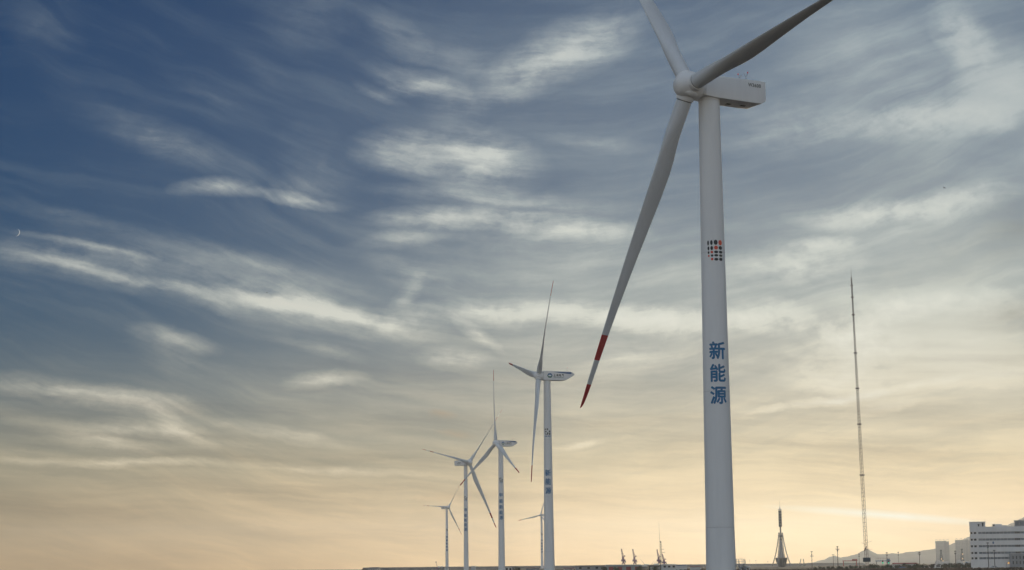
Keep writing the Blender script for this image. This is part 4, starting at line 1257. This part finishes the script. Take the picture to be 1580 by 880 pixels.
# dry reeds and rough grass over the field: uncountable ground cover
def reeds():
    r = random.Random(5); mb = MB()
    def clump(x, y, h, w):
        for _ in range(3):
            a = r.uniform(0, 6.28); dx, dy = math.cos(a) * w, math.sin(a) * w; tx, ty = r.uniform(-.3, .3) * w, r.uniform(-.3, .3) * w
            mb.add([(x - dx, y - dy, -.03), (x + dx, y + dy, -.03), (x + dx * .6 + tx, y + dy * .6 + ty, h), (x - dx * .5 + tx, y - dy * .5 + ty, h * .8)], [(0, 1, 2, 3)], 0)
    for _ in range(5200):
        px = r.uniform(1120, 1600); Y = r.uniform(560, 985)
        p = at(px, 875, Y)
        if mnoise.noise(Vector((p.x * .03, Y * .012, 0))) > -.25: clump(p.x, Y, r.uniform(.25, .85), r.uniform(.4, 1.1))
    for _ in range(3600):
        px = r.uniform(690, 1130); Y = r.uniform(800, 1500)
        p = at(px, 875, Y)
        if mnoise.noise(Vector((p.x * .03, Y * .01, 5))) > -.1: clump(p.x, Y, r.uniform(.2, .7), r.uniform(.4, 1.1))
    kind(mb.build('dry_reeds', MAT['reed'], smooth_deg=0), 'stuff')
reeds()

# ------------------------------------------------------------------ birds and the thin moon
def bird(px, py, Y, span, label, bank):
    c = at(px, py, Y)
    T = thing('bird', label, 'bird', c, R(25)); T.rotation_euler = (R(bank), R(-20), R(35))
    s = span
    MB().lathe([(.01, -.32 * s), (.05 * s, -.2 * s), (.075 * s, 0), (.055 * s, .17 * s), (.03 * s, .25 * s), (.01, .3 * s)], 8, M4=Matrix.Rotation(R(90), 4, 'Y')).build('body', MAT['bird'], T)
    for sg in (-1, 1):
        w = MB()
        w.v = [(.1 * s, .03 * sg * s, .02 * s), (.12 * s, .27 * sg * s, .1 * s), (-.02 * s, .5 * sg * s, .04 * s), (-.08 * s, .26 * sg * s, .08 * s), (-.1 * s, .03 * sg * s, .0)]
        w.v += [(x, y, z - .012 * s) for x, y, z in w.v]
        w.f = [(0, 1, 3, 4), (1, 2, 3), (9, 8, 6, 5), (8, 7, 6)] + [(k, 5 + k, 5 + (k + 1) % 5, (k + 1) % 5) for k in range(5)]; w.mi = [0] * 9
        w.build('wing', MAT['bird'], T)
    MB().add([(-.28 * s, -.02 * s, 0), (-.28 * s, .02 * s, 0), (-.42 * s, .07 * s, .01 * s), (-.42 * s, -.07 * s, .01 * s)], [(0, 1, 2, 3)]).build('tail', MAT['bird'], T)
bird(1457, 290, 330, .75, 'small bird in flight high over the right side', 35)
bird(412, 452, 420, .6, 'tiny bird in flight over the left cloud band', 20)

def moon():
    Y = 90000.0
    c = at(24.3, 358.6, Y); rr = 6.0 / F_PX * (c - Vector((0, 0, CAM_H))).length
    # the sunlit sliver of the globe: a lune between limb and terminator
    d = (c - Vector((0, 0, CAM_H))).normalized(); rt = d.cross(Vector((0, 0, 1))).normalized(); up = rt.cross(d)
    t = R(-12); rt, up = rt * math.cos(t) + up * math.sin(t), up * math.cos(t) - rt * math.sin(t)
    mb = MB(); n = 24; m = 5
    for i in range(n + 1):
        a = -math.pi / 2 + math.pi * i / n
        for j in range(m + 1):
            b = R(0 + 34 * j / m)                                  # longitude back from the limb towards us
            p = rt * math.cos(a) * math.cos(b) + up * math.sin(a) - d * math.cos(a) * math.sin(b)
            mb.v.append(tuple(p * rr))
    for i in range(n):
        for j in range(m): mb.f.append((i * (m + 1) + j, (i + 1) * (m + 1) + j, (i + 1) * (m + 1) + j + 1, i * (m + 1) + j + 1)); mb.mi.append(0)
    o = mb.build('moon', MAT['moon'], None, c)
    tag(o, 'thin crescent moon in the blue sky at far left', 'moon')
moon()

# ------------------------------------------------------------------ evening haze over land and sea
hz = MB().box(-SIDE - 200, BACK - 200, -1.6, SIDE + 200, FAR + 200, 226).build('haze', [], None, smooth_deg=0)
hm = bpy.data.materials.new('evening_haze'); hm.use_nodes = True
hm.node_tree.nodes.clear()
pv = hm.node_tree.nodes.new('ShaderNodeVolumePrincipled')
pv.inputs['Color'].default_value = (.89, .94, .98, 1)
pv.inputs['Density'].default_value = HAZE
pv.inputs['Anisotropy'].default_value = .72
ho = hm.node_tree.nodes.new('ShaderNodeOutputMaterial')
hm.node_tree.links.new(pv.outputs[0], ho.inputs['Volume'])
hz.data.materials.append(hm)
kind(hz, 'stuff')
hm.cycles.volume_sampling = 'DISTANCE'
hm.cycles.homogeneous_volume = True
